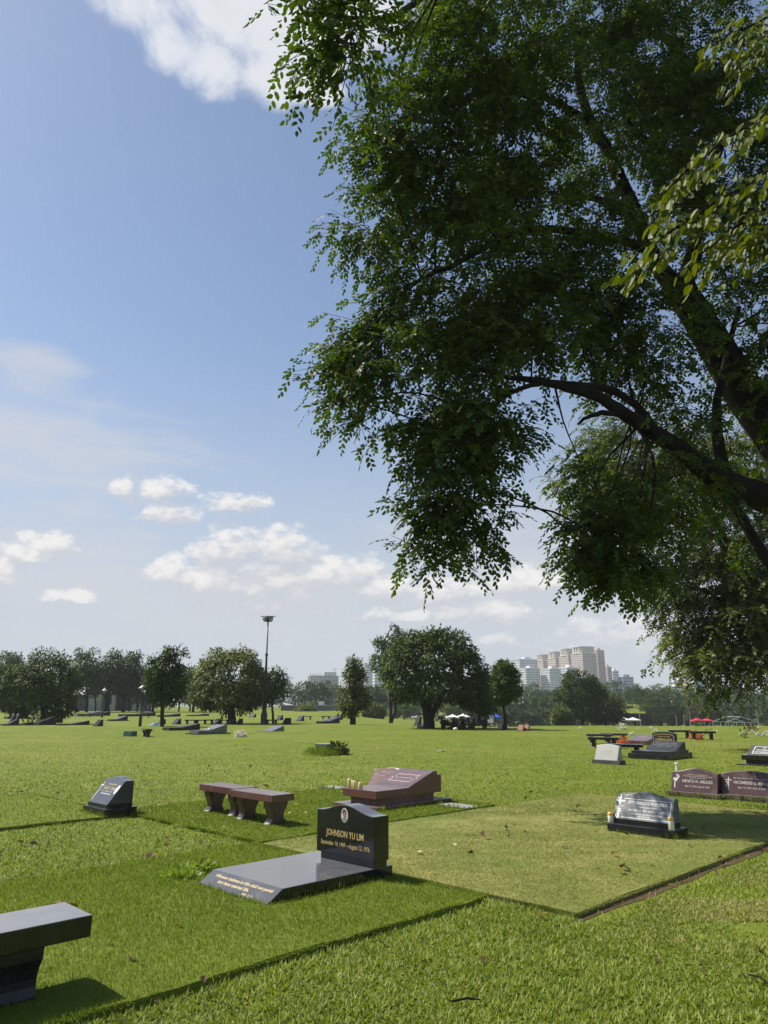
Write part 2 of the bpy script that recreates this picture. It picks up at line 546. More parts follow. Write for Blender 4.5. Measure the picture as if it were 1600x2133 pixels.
M_tall = foliage_mat('tall_tree_leaf', [(0.0, (0.024, 0.048, 0.008)), (0.5, (0.054, 0.090, 0.012)), (1.0, (0.13, 0.168, 0.024))], 0.2, None, 0.6, 0.10)
M_bush = foliage_mat('light_bush_leaf', [(0.0, (0.050, 0.080, 0.014)), (0.5, (0.100, 0.132, 0.024)), (1.0, (0.18, 0.21, 0.05))], 0.25, None, 0.55, 0.2)
M_olive = foliage_mat('olive_bush_leaf', [(0.0, (0.035, 0.042, 0.014)), (0.5, (0.065, 0.068, 0.022)), (1.0, (0.12, 0.12, 0.042))], 0.2, None, 0.55, 0.2)
M_wood = foliage_mat('far_wood_leaf', [(0.0, (0.022, 0.048, 0.010)), (0.5, (0.048, 0.082, 0.014)), (1.0, (0.12, 0.152, 0.030))], 0.15, None, 0.6, 0.15, 0.05, 0.5)
M_grassC = foliage_mat('carpet_grass_blade', [(0.0, (0.038, 0.072, 0.009)), (0.45, (0.142, 0.196, 0.019)), (1.0, (0.36, 0.39, 0.09))], 0.32, (1.3, 1.35, 0.5), 0.55, 0.22, 1.3, 0.35)
M_grassF = foliage_mat('fine_grass_blade', [(0.0, (0.065, 0.104, 0.010)), (0.5, (0.140, 0.196, 0.018)), (1.0, (0.30, 0.33, 0.055))], 0.32, (1.3, 1.35, 0.5), 0.6, 0.18, 1.0, 0.4)
M_grassD = foliage_mat('dry_grass_blade', [(0.0, (0.055, 0.090, 0.014)), (0.5, (0.190, 0.205, 0.052)), (1.0, (0.52, 0.46, 0.22))], 0.22, (1.2, 1.2, 0.7), 0.7, 0.12, 0.8, 0.6)
M_weed = foliage_mat('weed_leaf', [(0.0, (0.12, 0.18, 0.022)), (0.5, (0.20, 0.27, 0.045)), (1.0, (0.32, 0.38, 0.11))], 0.3, None, 0.5, 0.3)
M_deadleaf = foliage_mat('dead_leaf', [(0.0, (0.030, 0.020, 0.012)), (0.5, (0.12, 0.075, 0.035)), (1.0, (0.36, 0.27, 0.14))], 0.15, (1.2, 1.0, 0.6), 0.7, 0.2)
M_yleaf = foliage_mat('pale_fallen_leaf', [(0.0, (0.22, 0.20, 0.06)), (0.5, (0.36, 0.31, 0.11)), (1.0, (0.48, 0.42, 0.22))], 0.2, (1.2, 1.1, 0.5), 0.6, 0.3)
M_redplant = foliage_mat('red_leaved_shrub_leaf', [(0.0, (0.020, 0.010, 0.010)), (0.5, (0.055, 0.018, 0.018)), (1.0, (0.10, 0.035, 0.03))], 0.2, (1.5, 0.7, 0.5), 0.45, 0.4)
M_orange = foliage_mat('orange_petals', [(0.0, (0.40, 0.09, 0.035)), (0.5, (0.66, 0.20, 0.09)), (1.0, (0.75, 0.36, 0.20))], 0.3, (1.1, 0.9, 0.8), 0.6, 0.2)
M_petal = foliage_mat('white_petals', [(0.0, (0.50, 0.46, 0.34)), (0.5, (0.68, 0.66, 0.55)), (1.0, (0.80, 0.79, 0.72))], 0.3, (1, 1, 1), 0.6, 0.2)

def bark(name, dark, light):
    m, t = newmat(name)
    co = t.n('ShaderNodeTexCoord').outputs['Object']
    n = t.noise(t.vmath('MULTIPLY', co, (1, 1, 0.35)), 22, 6, 0.7, 0.4)
    n2 = t.noise(co, 2.2, 4, 0.6)
    c = t.ramp(n, [(0.3, dark), (0.72, light)])
    c = t.mix(t.smooth(n2, 0.58, 0.78, 0, 0.35), c, (0.07, 0.065, 0.055, 1))
    out(t, principled(t, c, 0.9, 0.15, 0, n, 0.8, 0.03))
    return m
M_bark = bark('tree_bark', (0.006, 0.005, 0.004), (0.026, 0.021, 0.017))
M_barkd = bark('dark_bark', (0.016, 0.013, 0.010), (0.055, 0.045, 0.036))

def lawn_mat(name, cols, dry=0.25, relief=0.03, bigs=0.10):
    """cols: dark, mid, light, dry"""
    m, t = newmat(name)
    co = t.n('ShaderNodeTexCoord').outputs['Object']
    big = t.noise(co, bigs, 5, 0.65, 0.3)
    mid = t.noise(co, 1.1, 5, 0.65)
    fine = t.noise(co, 16, 5, 0.75)
    x = t.math('ADD', t.math('MULTIPLY', mid, 0.5), t.math('MULTIPLY', fine, 0.5))
    c = t.ramp(x, [(0.34, cols[0]), (0.50, cols[1]), (0.66, cols[2])])
    c = t.mix(t.smooth(big, 0.42, 0.72, 0, dry), c, (*cols[3], 1))
    h = t.math('ADD', t.math('MULTIPLY', fine, 0.8), t.math('MULTIPLY', mid, 0.8))
    out(t, principled(t, c, 0.85, 0.12, 0, h, 0.9, relief))
    return m
M_lawn = lawn_mat('lawn_ground', [(0.068, 0.100, 0.011), (0.124, 0.163, 0.017), (0.178, 0.212, 0.030), (0.212, 0.208, 0.044)], 0.6, 0.04)
M_turf = lawn_mat('lot_turf', [(0.080, 0.112, 0.013), (0.115, 0.152, 0.018), (0.15, 0.18, 0.026), (0.14, 0.16, 0.03)], 0.3, 0.015)
M_dryturf = lawn_mat('dry_lot_turf', [(0.075, 0.100, 0.019), (0.175, 0.185, 0.047), (0.33, 0.295, 0.115), (0.105, 0.148, 0.026)], 0.95, 0.012, 0.7)

# ------------------------------------------------------------------ ground
E1 = Vector((math.sqrt(.5), math.sqrt(.5), 0))       # away to the right: the way the graves run
E2 = Vector((-math.sqrt(.5), math.sqrt(.5), 0))      # away to the left
def ab(x, y): return (x + y) * math.sqrt(.5), (y - x) * math.sqrt(.5)
def xy(a, b): return (a - b) * math.sqrt(.5), (a + b) * math.sqrt(.5)

ys = np.concatenate([np.linspace(-30, 12, 22), 12 + (np.geomspace(1, 4000, 150))])
ts = np.linspace(-2.6, 2.6, 131)
gv = []
for y in ys:
    xw = ts * (abs(y) + 25)
    gv.append(np.stack([xw, np.full_like(xw, y), gz(xw, np.full_like(xw, y))], axis=1))
gv = np.concatenate(gv)
nc = len(ts)
gf = [(r * nc + c, r * nc + c + 1, (r + 1) * nc + c + 1, (r + 1) * nc + c) for r in range(len(ys) - 1) for c in range(nc - 1)]
me = bpy.data.meshes.new('ground')
me.from_pydata(gv.tolist(), [], gf)
me.polygons.foreach_set('use_smooth', [True] * len(me.polygons))
me.materials.append(M_lawn)
o = bpy.data.objects.new('ground', me)
C.objects.link(o)
o['kind'] = 'structure'

def lot(name, a0, a1, b0, b1, top, mat, edge=0.03, seed=1):
    """a raised grass lot with a slightly ragged cut edge"""
    pts = []
    def side(p, q, n):
        for i in range(n):
            f = i / n
            a = p[0] + (q[0] - p[0]) * f; b = p[1] + (q[1] - p[1]) * f
            pts.append((a, b))
    k = 7
    side((a0, b0), (a1, b0), int((a1 - a0) * k)); side((a1, b0), (a1, b1), int((b1 - b0) * k))
    side((a1, b1), (a0, b1), int((a1 - a0) * k)); side((a0, b1), (a0, b0), int((b1 - b0) * k))
    lo, hi = [], []
    for (a, b) in pts:
        j = (float(vnoise(a, b, 0.35, seed)) - 0.5) * edge * 2 + (float(vnoise(a, b, 0.09, seed + 4)) - 0.5) * edge
        ca, cb = (a0 + a1) / 2, (b0 + b1) / 2
        aa = a + (j if abs(a - a0) < 1e-6 or abs(a - a1) < 1e-6 else 0); bb = b + (j if abs(b - b0) < 1e-6 or abs(b - b1) < 1e-6 else 0)
        x, y = xy(aa, bb)
        lo.append((x, y, -0.03))
        s_ = 0.012
        x2, y2 = xy(aa - math.copysign(s_, aa - ca), bb - math.copysign(s_, bb - cb))
        hi.append((x2, y2, top + (float(vnoise(a, b, 0.2, seed + 9)) - 0.5) * 0.012))
    m = MB()
    n = len(lo)
    m.add(lo + hi, [(i, (i + 1) % n, n + (i + 1) % n, n + i) for i in range(n)] + [tuple(range(n, 2 * n))])
    o = m.part(name, mat)
    o['kind'] = 'structure'
    return o
LOTS = {'front': (-6.0, 5.36, 4.15, 7.55, 0.045), 'bench': (5.52, 10.2, 7.62, 11.35, 0.04),
        'left': (-3.0, 5.42, 10.85, 14.5, 0.04), 'dry': (5.45, 12.6, 3.33, 7.52, 0.042)}
lot('grass_lot', *LOTS['front'], M_turf, 0.045, 1)
lot('grass_lot', *LOTS['bench'], M_turf, 0.045, 2)
lot('grass_lot', *LOTS['left'], M_turf, 0.045, 3)
lot('dry_grass_lot', *LOTS['dry'], M_dryturf, 0.022, 5)
# the strip of bare soil along the dry lot's cut edge
m = MB()
n = 60
row0, row1 = [], []
for i in range(n + 1):
    a = 5.38 + (10.5 - 5.38) * i / n
    w0 = 0.05 + 0.10 * float(vnoise(a, 0, 0.5, 7)) * (0.4 + 0.6 * i / n * 2 if i < n / 2 else 1.0)
    x, y = xy(a, 3.34); row0.append((x, y, 0.006))
    x, y = xy(a, 3.33 - w0); row1.append((x, y, 0.004))
m.add(row0 + row1, [(i, n + 1 + i, n + 2 + i, i + 1) for i in range(n)])
o = m.part('soil_strip', M_soil); o['kind'] = 'structure'
# ------------------------------------------------------------------ leaves for crowns
def clump_leaves(cents, outs, per, cr, L, Wd, droop, flat=0.75, tone=(0.15, 0.75), lit=0.0):
    n = len(cents)
    c = np.repeat(cents, per, axis=0)
    o = np.repeat(outs, per, axis=0)
    k = n * per
    off = rdir(k) * (rng.random((k, 1)) ** 0.45) * np.repeat(np.asarray(cr).reshape(-1, 1) * np.ones((n, 1)), per, axis=0)
    off[:, 2] *= flat
    p = c + off
    d = o * 0.45 + unit(off) * 0.55 + rdir(k) * 0.55 + np.array([0, 0, -droop])
    sd = np.cross(unit(d), unit(o + rdir(k) * 0.5 + np.array([0, 0, 0.6])))
    l = L * (0.7 + 0.6 * rng.random(k)); wd = Wd * (0.7 + 0.6 * rng.random(k))
    base = np.repeat(rng.random(n), per)
    tn = tone[0] + (tone[1] - tone[0]) * (0.45 * base + 0.55 * rng.random(k))
    return kites(p, d, sd, l, wd, 0.10), tn

def crown_points(ells, n, shell=0.55, bottom=True):
    """clump centres spread through the outer shells of overlapping ellipsoids"""
    C0 = np.array([e[0] for e in ells]); Rr = np.array([e[1] for e in ells])
    wt = (Rr[:, 0] * Rr[:, 2]) ** 0.9; wt = wt / wt.sum()
    idx = rng.choice(len(ells), n, p=wt)
    d = rdir(n)
    r = shell + (1 - shell) * rng.random((n, 1)) ** 0.6
    r = r * (0.90 + 0.22 * np.array([mnoise.noise(Vector(tuple(x * 2.3)) + Vector((float(i) * 7, 0, 0))) for x, i in zip(d, idx)]).reshape(-1, 1))
    p = C0[idx] + d * Rr[idx] * r
    keep = np.ones(n, bool)
    for j in range(len(ells)):
        q = np.linalg.norm((p - C0[j]) / Rr[j], axis=1)
        keep &= ~((q < shell * 0.8) & (idx != j))
    return p[keep], unit(d[keep] / Rr[idx][keep])

def px_ell(u, v, ru, rv, y, depth=1.0):
    c = at(u, v, y)
    a = at(u + ru, v, y); b = at(u, v - rv, y)
    rx = (a - c).length; rz = abs(b.z - c.z)
    return (np.array(c), np.array([rx, rx * depth, rz]))

def limb_pts(pts, rad, sub=4, wob=0.0):
    """smooth a polyline"""
    P_ = [Vector(p) for p in pts]
    o, rr = [], []
    for i in range(len(P_) - 1):
        p0 = P_[max(i - 1, 0)]; p1 = P_[i]; p2 = P_[i + 1]; p3 = P_[min(i + 2, len(P_) - 1)]
        for k in range(sub):
            t = k / sub
            q = 0.5 * ((2 * p1) + (p2 - p0) * t + (2 * p0 - 5 * p1 + 4 * p2 - p3) * t * t + (3 * p1 - p0 - 3 * p2 + p3) * t ** 3)
            if wob: q = q + Vector((random.uniform(-wob, wob), random.uniform(-wob, wob), random.uniform(-wob, wob)))
            o.append(q); rr.append(rad[i] + (rad[i + 1] - rad[i]) * t)
    o.append(P_[-1]); rr.append(rad[-1])
    return o, rr

def tree(name, label, uv, ells, trunks, mat, nclump, per, cr, L, Wd, droop=0.35, y=None, group=None, depth=0.9, bark_=None, shell=0.55, tone=(0.1, 0.8), extra_twigs=None):
    base = GG(*uv) if y is None else dpos(uv[0], y)
    y = base.y
    t = thing(name, label, 'tree', base, 0, group)
    E_ = [px_ell(*e, y, depth) for e in ells]
    dense = shell > 0.5
    if dense: shell = 0.72
    p, od = crown_points(E_, int(nclump * (1.5 if dense else 0.95)), shell)
    q, tn = clump_leaves(p, od, int(per * 1.1), cr * 0.85, L * 0.80, Wd * 0.95, droop, tone=tone)
    tm = MB()
    s = y / F
    for pts, rad in trunks:
        w3 = [at(u, v, y) - base for u, v in pts]
        w3 = [Vector((a.x, a.y + random.uniform(-0.2, 0.2) * (i > 0), a.z)) for i, a in enumerate(w3)]
        if abs(w3[0].z) < 0.8: w3[0].z = -0.15
        P_, Rr = limb_pts(w3, [r_ * s for r_ in rad], 4, 0.02)
        tm.tube(P_, Rr, 8)
    # limbs reaching into the crown
    top = Vector(tm.v[-1])
    for e in E_:
        c = Vector(e[0]) - base
        for _ in range(4):
            a = Vector(tm.v[random.randrange(len(tm.v) // 2, len(tm.v))])
            d = rdir(1)[0]
            b = c + Vector((d[0] * e[1][0], d[1] * e[1][1], abs(d[2]) * e[1][2])) * 0.7
            m_ = (a + b) / 2 + Vector((0, 0, 0.1 * (b - a).length))
            P_, Rr = limb_pts([a, m_, b], [0.07, 0.045, 0.015], 3)
            tm.tube(P_, Rr, 5)
    if extra_twigs:
        for pts in extra_twigs:
            w3 = [at(u, v, y) - base for u, v in pts]
            tm.tube(w3, [0.05] + [0.03] * (len(w3) - 2) + [0.012] if len(w3) > 2 else [0.05, 0.015], 4)
    tm.part('trunk', bark_ or M_barkd, t, 0, True)
    np_mesh('crown', q - np.array(base), mat, tn, t)
    return t

# ------------------------------------------------------------------ far wood and the town behind
def wood(name, rows, label=None):
    cs, os_, rs = [], [], []
    for (y0, y1, hmin, hmax, step, q0, q1) in rows:
        q = q0
        while q < q1:
            y = random.uniform(y0, y1)
            x = q * y
            h = random.uniform(hmin, hmax)
            r = h * random.uniform(0.36, 0.55)
            z = float(gz(x, y))
            cs.append((x, y, z + h - r * 0.75)); rs.append((r, r, r * 0.8))
            cs.append((x + r * 0.5, y - r * 0.3, z + h * 0.35)); rs.append((r * 1.1, r, h * 0.4))
            q += step * random.uniform(0.7, 1.3) * r / y * 2
    P_, O_, K_ = [], [], []
    for c, r in zip(cs, rs):
        k = int(24 + 6 * r[0])
        d = rdir(k)
        d[:, 1] = -np.abs(d[:, 1]) * 0.9 + 0.1 * rng.random(k)
        d[:, 2] = np.where(d[:, 2] < -0.5, -d[:, 2], d[:, 2])
        d = unit(d)
        P_.append(np.array(c) + d * np.array(r) * (0.8 + 0.25 * rng.random((k, 1))))
        O_.append(d)
        K_.append(np.full(k, r[0] * 0.22))
    P_ = np.concatenate(P_); O_ = np.concatenate(O_); K_ = np.concatenate(K_)
    q, tn = clump_leaves(P_, O_, 10, K_, 1.0, 0.58, 0.25, tone=(0.0, 0.95))
    # body of the crowns, so that nothing shows between the leaves far off
    o = np_mesh(name, q, M_wood, tn, None, 'stuff')
    return o
wood('far_wood', [(330, 420, 8, 13, 0.85, -0.20, 0.66), (258, 320, 7, 11, 0.85, -0.17, 0.66), (228, 252, 5, 8.5, 0.9, -0.03, 0.64),
                  (204, 222, 3.0, 6.0, 1.0, 0.10, 0.64), (215, 300, 9, 12.5, 0.8, -0.72, -0.16), (185, 205, 6, 9, 0.9, -0.72, -0.30)])
# a lawn slope showing between the trees beyond the tents
m = MB()
a, b, c, d = at(1290, 1486, 196), at(1345, 1486, 196), at(1345, 1467, 225), at(1290, 1467, 225)
m.add([a, b, c, d, at(1345, 1480, 260), at(1290, 1480, 260)], [(0, 1, 2, 3), (3, 2, 4, 5)])
o = m.part('grass_slope', M_lawn); o['kind'] = 'structure'

M_cream = plain('cream_tower_wall', (0.55, 0.46, 0.42), 0.8, 0.2, 0, 0.04, 0.2)
M_pinkw = plain('pinkish_tower_wall', (0.50, 0.38, 0.34), 0.8, 0.2, 0, 0.04, 0.2)
M_whitew = plain('white_block_wall', (0.62, 0.64, 0.66), 0.8, 0.2, 0, 0.04, 0.2)
M_bluew = plain('blue_glass_wall', (0.16, 0.26, 0.38), 0.35, 0.5, 0, 0.08, 0.3)
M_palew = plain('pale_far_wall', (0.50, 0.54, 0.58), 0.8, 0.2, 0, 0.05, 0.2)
M_glass = plain('far_window_glass', (0.10, 0.115, 0.14), 0.25, 0.5, 0, 0.2, 0.5)
M_fin = plain('pale_fin', (0.62, 0.58, 0.52), 0.8, 0.2, 0, 0.03, 0.3)
M_concw = plain('raw_concrete_frame', (0.36, 0.35, 0.34), 0.85, 0.2, 0, 0.12, 0.4)
M_yellow = plain('yellow_wall', (0.62, 0.42, 0.10), 0.8, 0.2, 0, 0.05, 0.2)
M_roofw = plain('pale_roof', (0.62, 0.62, 0.62), 0.6, 0.3, 0, 0.05, 0.3)

def tower(label, u0, u1, vtop, y, wall, floors, cols, depth=None, rz=0.0, crown=None, setback=None, name='apartment_tower', group='towers of the far town', band=False):
    pL, pR = at(u0, vtop, y), at(u1, vtop, y)
    wd = (pR.x - pL.x)
    cx_ = (pL.x + pR.x) / 2
    g0 = float(gz(cx_, y)) - 1
    hgt = pL.z - g0
    # the visible span covers a face and, when turned, a flank
    ca, sa = abs(math.cos(rz)), abs(math.sin(rz))
    dp = depth if depth else wd * 0.6
    fw = max(4.0, (wd - dp * sa) / ca)
    t = thing(name, label, 'building', (cx_, y + dp / 2, g0), rz, group)
    ch = crown[0] if crown else 0.0
    hb = hgt - ch
    MB().box((0, 0, hb / 2), (fw, dp, hb)).part('wall', wall, t)
    win = MB()
    fh = hb / floors
    for i in range(1, floors):
        zc = i * fh + fh * 0.5
        if band:
            win.box((0, -dp / 2 - 0.02, zc), (fw * 0.94, 0.2, fh * 0.42))
            win.box((fw / 2 + 0.02, 0, zc), (0.2, dp * 0.94, fh * 0.42))
            win.box((-fw / 2 - 0.02, 0, zc), (0.2, dp * 0.94, fh * 0.42))
        else:
            cw = fw / cols
            for c in range(cols):
                win.box((-fw / 2 + (c + 0.5) * cw, -dp / 2 - 0.02, zc), (cw * 0.5, 0.2, fh * 0.5))
            nd = max(2, int(cols * dp / fw)); cd = dp / nd
            for c in range(nd):
                for s in (-1, 1):
                    win.box((s * (fw / 2 + 0.02), -dp / 2 + (c + 0.5) * cd, zc), (0.2, cd * 0.5, fh * 0.5))
    win.part('windows', M_glass, t, kind='stuff')
    # floor edges and balconies standing proud of the wall
    bal = MB()
    for i in range(1, floors, 1):
        for x in (-0.30, 0.30) if not band else ():
            bal.box((fw * x, -dp / 2 - 0.6, i * fh + fh * 0.12), (fw * 0.13, 1.2, fh * 0.22))
    if bal.v: bal.part('balconies', wall, t, kind='stuff')
    if crown:
        n = 18
        k = crown[1]
        fins = MB()
        prof = [(fw / 2 * k * math.copysign(abs(math.cos(a)) ** 0.6, math.cos(a)), dp / 2 * k * math.copysign(abs(math.sin(a)) ** 0.6, math.sin(a))) for a in [2 * math.pi * i / 28 for i in range(28)]]
        MB().prism_z([(x * 0.93, y_ * 0.93) for x, y_ in prof], hb, hb + ch * 0.92).part('crown_drum', M_cream, t)
        for x, y_ in prof:
            fins.box((x * 0.97, y_ * 0.97, hb + ch * 0.45), (0.9, 0.9, ch * 0.9))
        fins.part('fins', M_fin, t, kind='stuff')
        MB().prism_z([(x * 1.06, y_ * 1.06) for x, y_ in prof], hb + ch * 0.92, hb + ch).part('roof_rim', M_fin, t)
        MB().prism_z([(x * 1.03, y_ * 1.03) for x, y_ in prof], hb - 0.6, hb + 0.5).part('crown_ledge', M_fin, t)
    else:
        MB().box((0, 0, hb + 0.4), (fw * 1.02, dp * 1.02, 0.8)).part('parapet', wall, t)
        MB().box((fw * 0.12, 0, hb + 2.2), (fw * 0.34, dp * 0.4, 2.8)).part('roof_room', wall, t)
    return t

TW = R(28)
tower('leftmost of the four cream crowned towers, lowest roof line', 1118, 1152, 1363, 1010, M_cream, 22, 6, 16, TW, (8.5, 1.04))
tower('second cream crowned tower from the left', 1143, 1180, 1357, 970, M_cream, 22, 6, 16, TW, (8.5, 1.04))
tower('third cream crowned tower from the left', 1168, 1208, 1351, 930, M_cream, 23, 6, 17, TW, (8.5, 1.04))
tower('rightmost and tallest cream crowned tower', 1194, 1244, 1346.5, 880, M_cream, 25, 8, 20, TW, (8.0, 1.04))
tower('pinkish tower wing with stacked balconies against the tallest tower', 1232, 1260, 1355, 915, M_pinkw, 24, 5, 14, TW)
tower('slim pinkish block at the right foot of the tallest tower', 1256, 1275, 1390, 950, M_pinkw, 16, 4, 12, TW)
tower('white slim block between pink block and blue glass block', 1271, 1289, 1398, 1000, M_whitew, 14, 4, 12, R(15), band=True)
tower('blue glass office block right of the tower cluster', 1293, 1320, 1411, 900, M_bluew, 11, 6, 14, R(10), band=True)
tower('low blue banded block at the foot of the slim white block', 1270, 1297, 1421, 860, M_bluew, 8, 6, 12, R(10), band=True)
tower('stepped white apartment block left of the cream towers, upper storey set back', 1066, 1122, 1374, 900, M_whitew, 20, 11, 18, TW)
tower('white apartment block with pale blue bays before the first cream tower', 1080, 1127, 1393, 840, M_whitew, 16, 9, 16, TW)
tower('white blue apartment block before the second cream tower', 1130, 1170, 1394, 840, M_whitew, 16, 8, 16, TW)
tower('white blue apartment block partly behind the dark tree', 1167, 1206, 1391, 850, M_whitew, 16, 8, 16, TW)
tower('hazy pale tower behind the white block, far left of cluster', 1027, 1052, 1376, 1300, M_palew, 20, 6, 14, TW)
tower('hazy pale tower behind the conical tree', 752, 782, 1384, 1000, M_palew, 18, 6, 14, TW)
tower('hazy white block with dark bands, right of the conical tree', 776, 806, 1398, 950, M_whitew, 12, 5, 14, R(12), band=True)
tower('hazy narrow block at the left of the concrete frame building', 640, 650, 1423, 1250, M_palew, 8, 3, 10, 0.0)
tower('white and blue banded office block at the far right', 1405, 1432, 1418, 900, M_whitew, 6, 5, 14, R(-8), band=True, name='office_block')
tower('small yellow building beside the banded office block', 1429, 1442, 1425, 880, M_yellow, 4, 3, 10, 0, name='office_block')
tower('pale wide block half hidden by drooping leaves, far right', 1445, 1500, 1412, 950, M_palew, 7, 8, 14, 0, band=True, name='office_block')
tower('small yellow building showing through leaves, far right', 1486, 1500, 1421, 870, M_yellow, 4, 3, 10, 0, name='office_block')
tower('low white roofed hall on the skyline right of the blue glass block', 1362, 1393, 1441, 800, M_roofw, 2, 5, 20, 0, band=True, name='industrial_hall')
M_pavd2 = plain('frame_core', (0.13, 0.14, 0.16), 0.9, 0.1, 0, 0.1, 0.3)
# concrete frame under construction
pL, pR = at(645, 1408, 900), at(706, 1408, 900)
g0 = float(gz(pL.x, 900))
t = thing('concrete_frame_building', 'grey open concrete frame building under construction behind the wood', 'building', ((pL.x + pR.x) / 2, 900, g0), R(12), None)
fw = (pR.x - pL.x) * 1.0; hb = pL.z - g0; nfl = 9
m = MB()
for i in range(nfl):
    z_ = hb * (i + 1) / nfl
    m.box((0, 9, z_), (fw, 18, 0.7))
m.part('floor_slab', M_concw, t, kind='stuff')
m = MB()
for i in range(11):
    for yy in (0.6, 9, 17.4):
        m.box((-fw / 2 + 0.5 + (fw - 1) * i / 10, yy, hb / 2 - 0.2), (1.0, 0.9, hb))
for i in range(8):
    m.box((-fw / 2 + 1 + i * 2.4, 0.6, hb + 1.6), (0.5, 0.5, 3.2))
m.part('column', M_concw, t, kind='stuff')
MB().box((fw * 0.22, 11, hb * 0.45), (fw * 0.5, 8, hb * 0.86)).part('core_wall', M_pavd2, t)
MB().box((fw * 0.22, 9, hb + 2.4), (fw * 0.42, 12, 4.8)).part('roof_house', M_palew, t)
m = MB()
m.box((fw * 0.40, 9, hb + 6), (0.4, 0.4, 8)); m.box((fw * 0.38, 9, hb + 8.5), (7, 0.3, 0.4))
m.part('site_crane', M_metal, t)

# the pavilion among the trees on the left
M_pav = plain('pavilion_wall', (0.40, 0.41, 0.41), 0.8, 0.2, 0, 0.06, 0.5)
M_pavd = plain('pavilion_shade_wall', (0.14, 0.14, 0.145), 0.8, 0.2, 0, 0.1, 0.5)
p0 = dpos(225, 158)
t = thing('pavilion', 'low grey pavilion with pale roof, columns and barred windows behind the left trees', 'building', p0, 0)
def pv(u): return at(u, 1470, 158).x - p0.x
MB().box(((pv(140) + pv(178)) / 2, 2, 1.6), (pv(178) - pv(140), 5, 3.4)).part('wall', M_pavd, t)
MB().box(((pv(186) + pv(213)) / 2, 1.2, 1.7), (pv(213) - pv(186), 4, 3.6)).part('wall', M_pav, t)
MB().box(((pv(222) + pv(300)) / 2, 3.5, 1.5), (pv(300) - pv(222), 3, 3.2)).part('wall', M_pavd, t)
MB().box(((pv(-20) + pv(60)) / 2, 4, 1.4), (pv(60) - pv(-20), 3, 3.0)).part('wall', M_pavd, t)
roof_prof = [(-1.6, 3.3), (2.0, 5.0), (5.6, 3.3), (5.6, 3.15), (-1.6, 3.15)]
MB().prism_x(roof_prof, pv(146), pv(182)).part('roof', M_roofw, t)
MB().prism_x([(y_ + 0.8, z_ + 0.35) for y_, z_ in roof_prof], pv(182), pv(300)).part('roof', M_pavd, t)
for u in (154, 239.5, 283, 294):
    MB().box((pv(u), -0.9, 1.6), (0.35 if u < 200 else 0.75, 0.5, 3.3)).part('column', M_pav, t)
for u0, u1, za, zb in ((145, 153, 0.4, 2.2), (192, 198, 0.9, 2.7), (201, 208, 0.9, 2.7)):
    f_ = MB().box(((pv(u0) + pv(u1)) / 2, -0.56 if u0 < 160 else -0.86, (za + zb) / 2), (pv(u1) - pv(u0), 0.1, zb - za)).part('window', M_glass, t)
    b_ = MB()
    yb = -0.64 if u0 < 160 else -0.94
    for k in range(4): b_.box((pv(u0) + (pv(u1) - pv(u0)) * k / 3, yb, (za + zb) / 2), (0.1, 0.06, zb - za))
    for k in range(4): b_.box(((pv(u0) + pv(u1)) / 2, yb - 0.01, za + (zb - za) * k / 3), (pv(u1) - pv(u0), 0.05, 0.08))
    b_.part('window_bars', M_roofw, f_)
m = MB()
for i in range(14): m.box((pv(224) + (pv(239) - pv(224)) * i / 13, -0.7, 0.6), (0.07, 0.07, 1.2))
m.box(((pv(224) + pv(239)) / 2, -0.7, 1.2), (pv(239) - pv(224), 0.1, 0.1))
m.part('railing', M_roofw, t)
# low wall along the far edge of the lawn and a small white house
p0 = dpos(640, 165)
t = thing('boundary_wall', 'long low grey wall along the far lawn edge, left of the conical tree', 'wall', p0)
w0, w1 = at(585, 1490, 165).x - p0.x, at(735, 1490, 165).x - p0.x
MB().box(((w0 + w1) / 2, 0, 0.55), (w1 - w0, 0.3, 1.1)).part('wall', M_pavd, t)
MB().box(((w0 + w1) / 2, 0, 1.16), (w1 - w0, 0.42, 0.12)).part('coping', M_pav, t)
p0 = dpos(670, 172)
t = thing('small_house', 'small white two step house front at the far lawn edge', 'building', p0)
MB().box((0, 2, 0.6), (1.75, 3, 1.5)).part('wall', M_whitew, t)
MB().box((-0.25, 2.2, 1.7), (1.1, 2.4, 0.8)).part('upper_storey', M_whitew, t)
for x in (-0.6, 0.0, 0.6): MB().box((x, 0.48, 0.55), (0.28, 0.1, 0.6)).part('window', M_glass, t)

# ------------------------------------------------------------------ trees standing on the lawn
tree('round_tree', 'low round dense tree with foliage down to the grass at the left edge', (98, 1508),
     [(95, 1418, 68, 66), (40, 1436, 50, 58), (132, 1430, 38, 56), (90, 1468, 62, 36), (22, 1420, 36, 44), (125, 1465, 34, 32), (100, 1385, 44, 34)],
     [([(95, 1508), (94, 1470), (92, 1420)], [9, 7, 4])], M_mango2, 640, 14, 0.55, 0.36, 0.14, 0.5, tone=(0.0, 1.05))
tree('round_tree', 'round glossy tree with pale drooping leaves, between floodlight mast and leaning thin tree', (484, 1508),
     [(478, 1412, 76, 66), (440, 1432, 50, 50), (515, 1430, 46, 54), (478, 1448, 74, 42), (460, 1385, 40, 36), (505, 1380, 36, 32)],
     [([(484, 1508), (483, 1480), (486, 1440)], [10, 7, 4]), ([(483, 1478), (468, 1455), (455, 1430)], [5, 4, 2])], M_mango, 700, 14, 0.55, 0.40, 0.16, 0.6, tone=(0.0, 1.1))
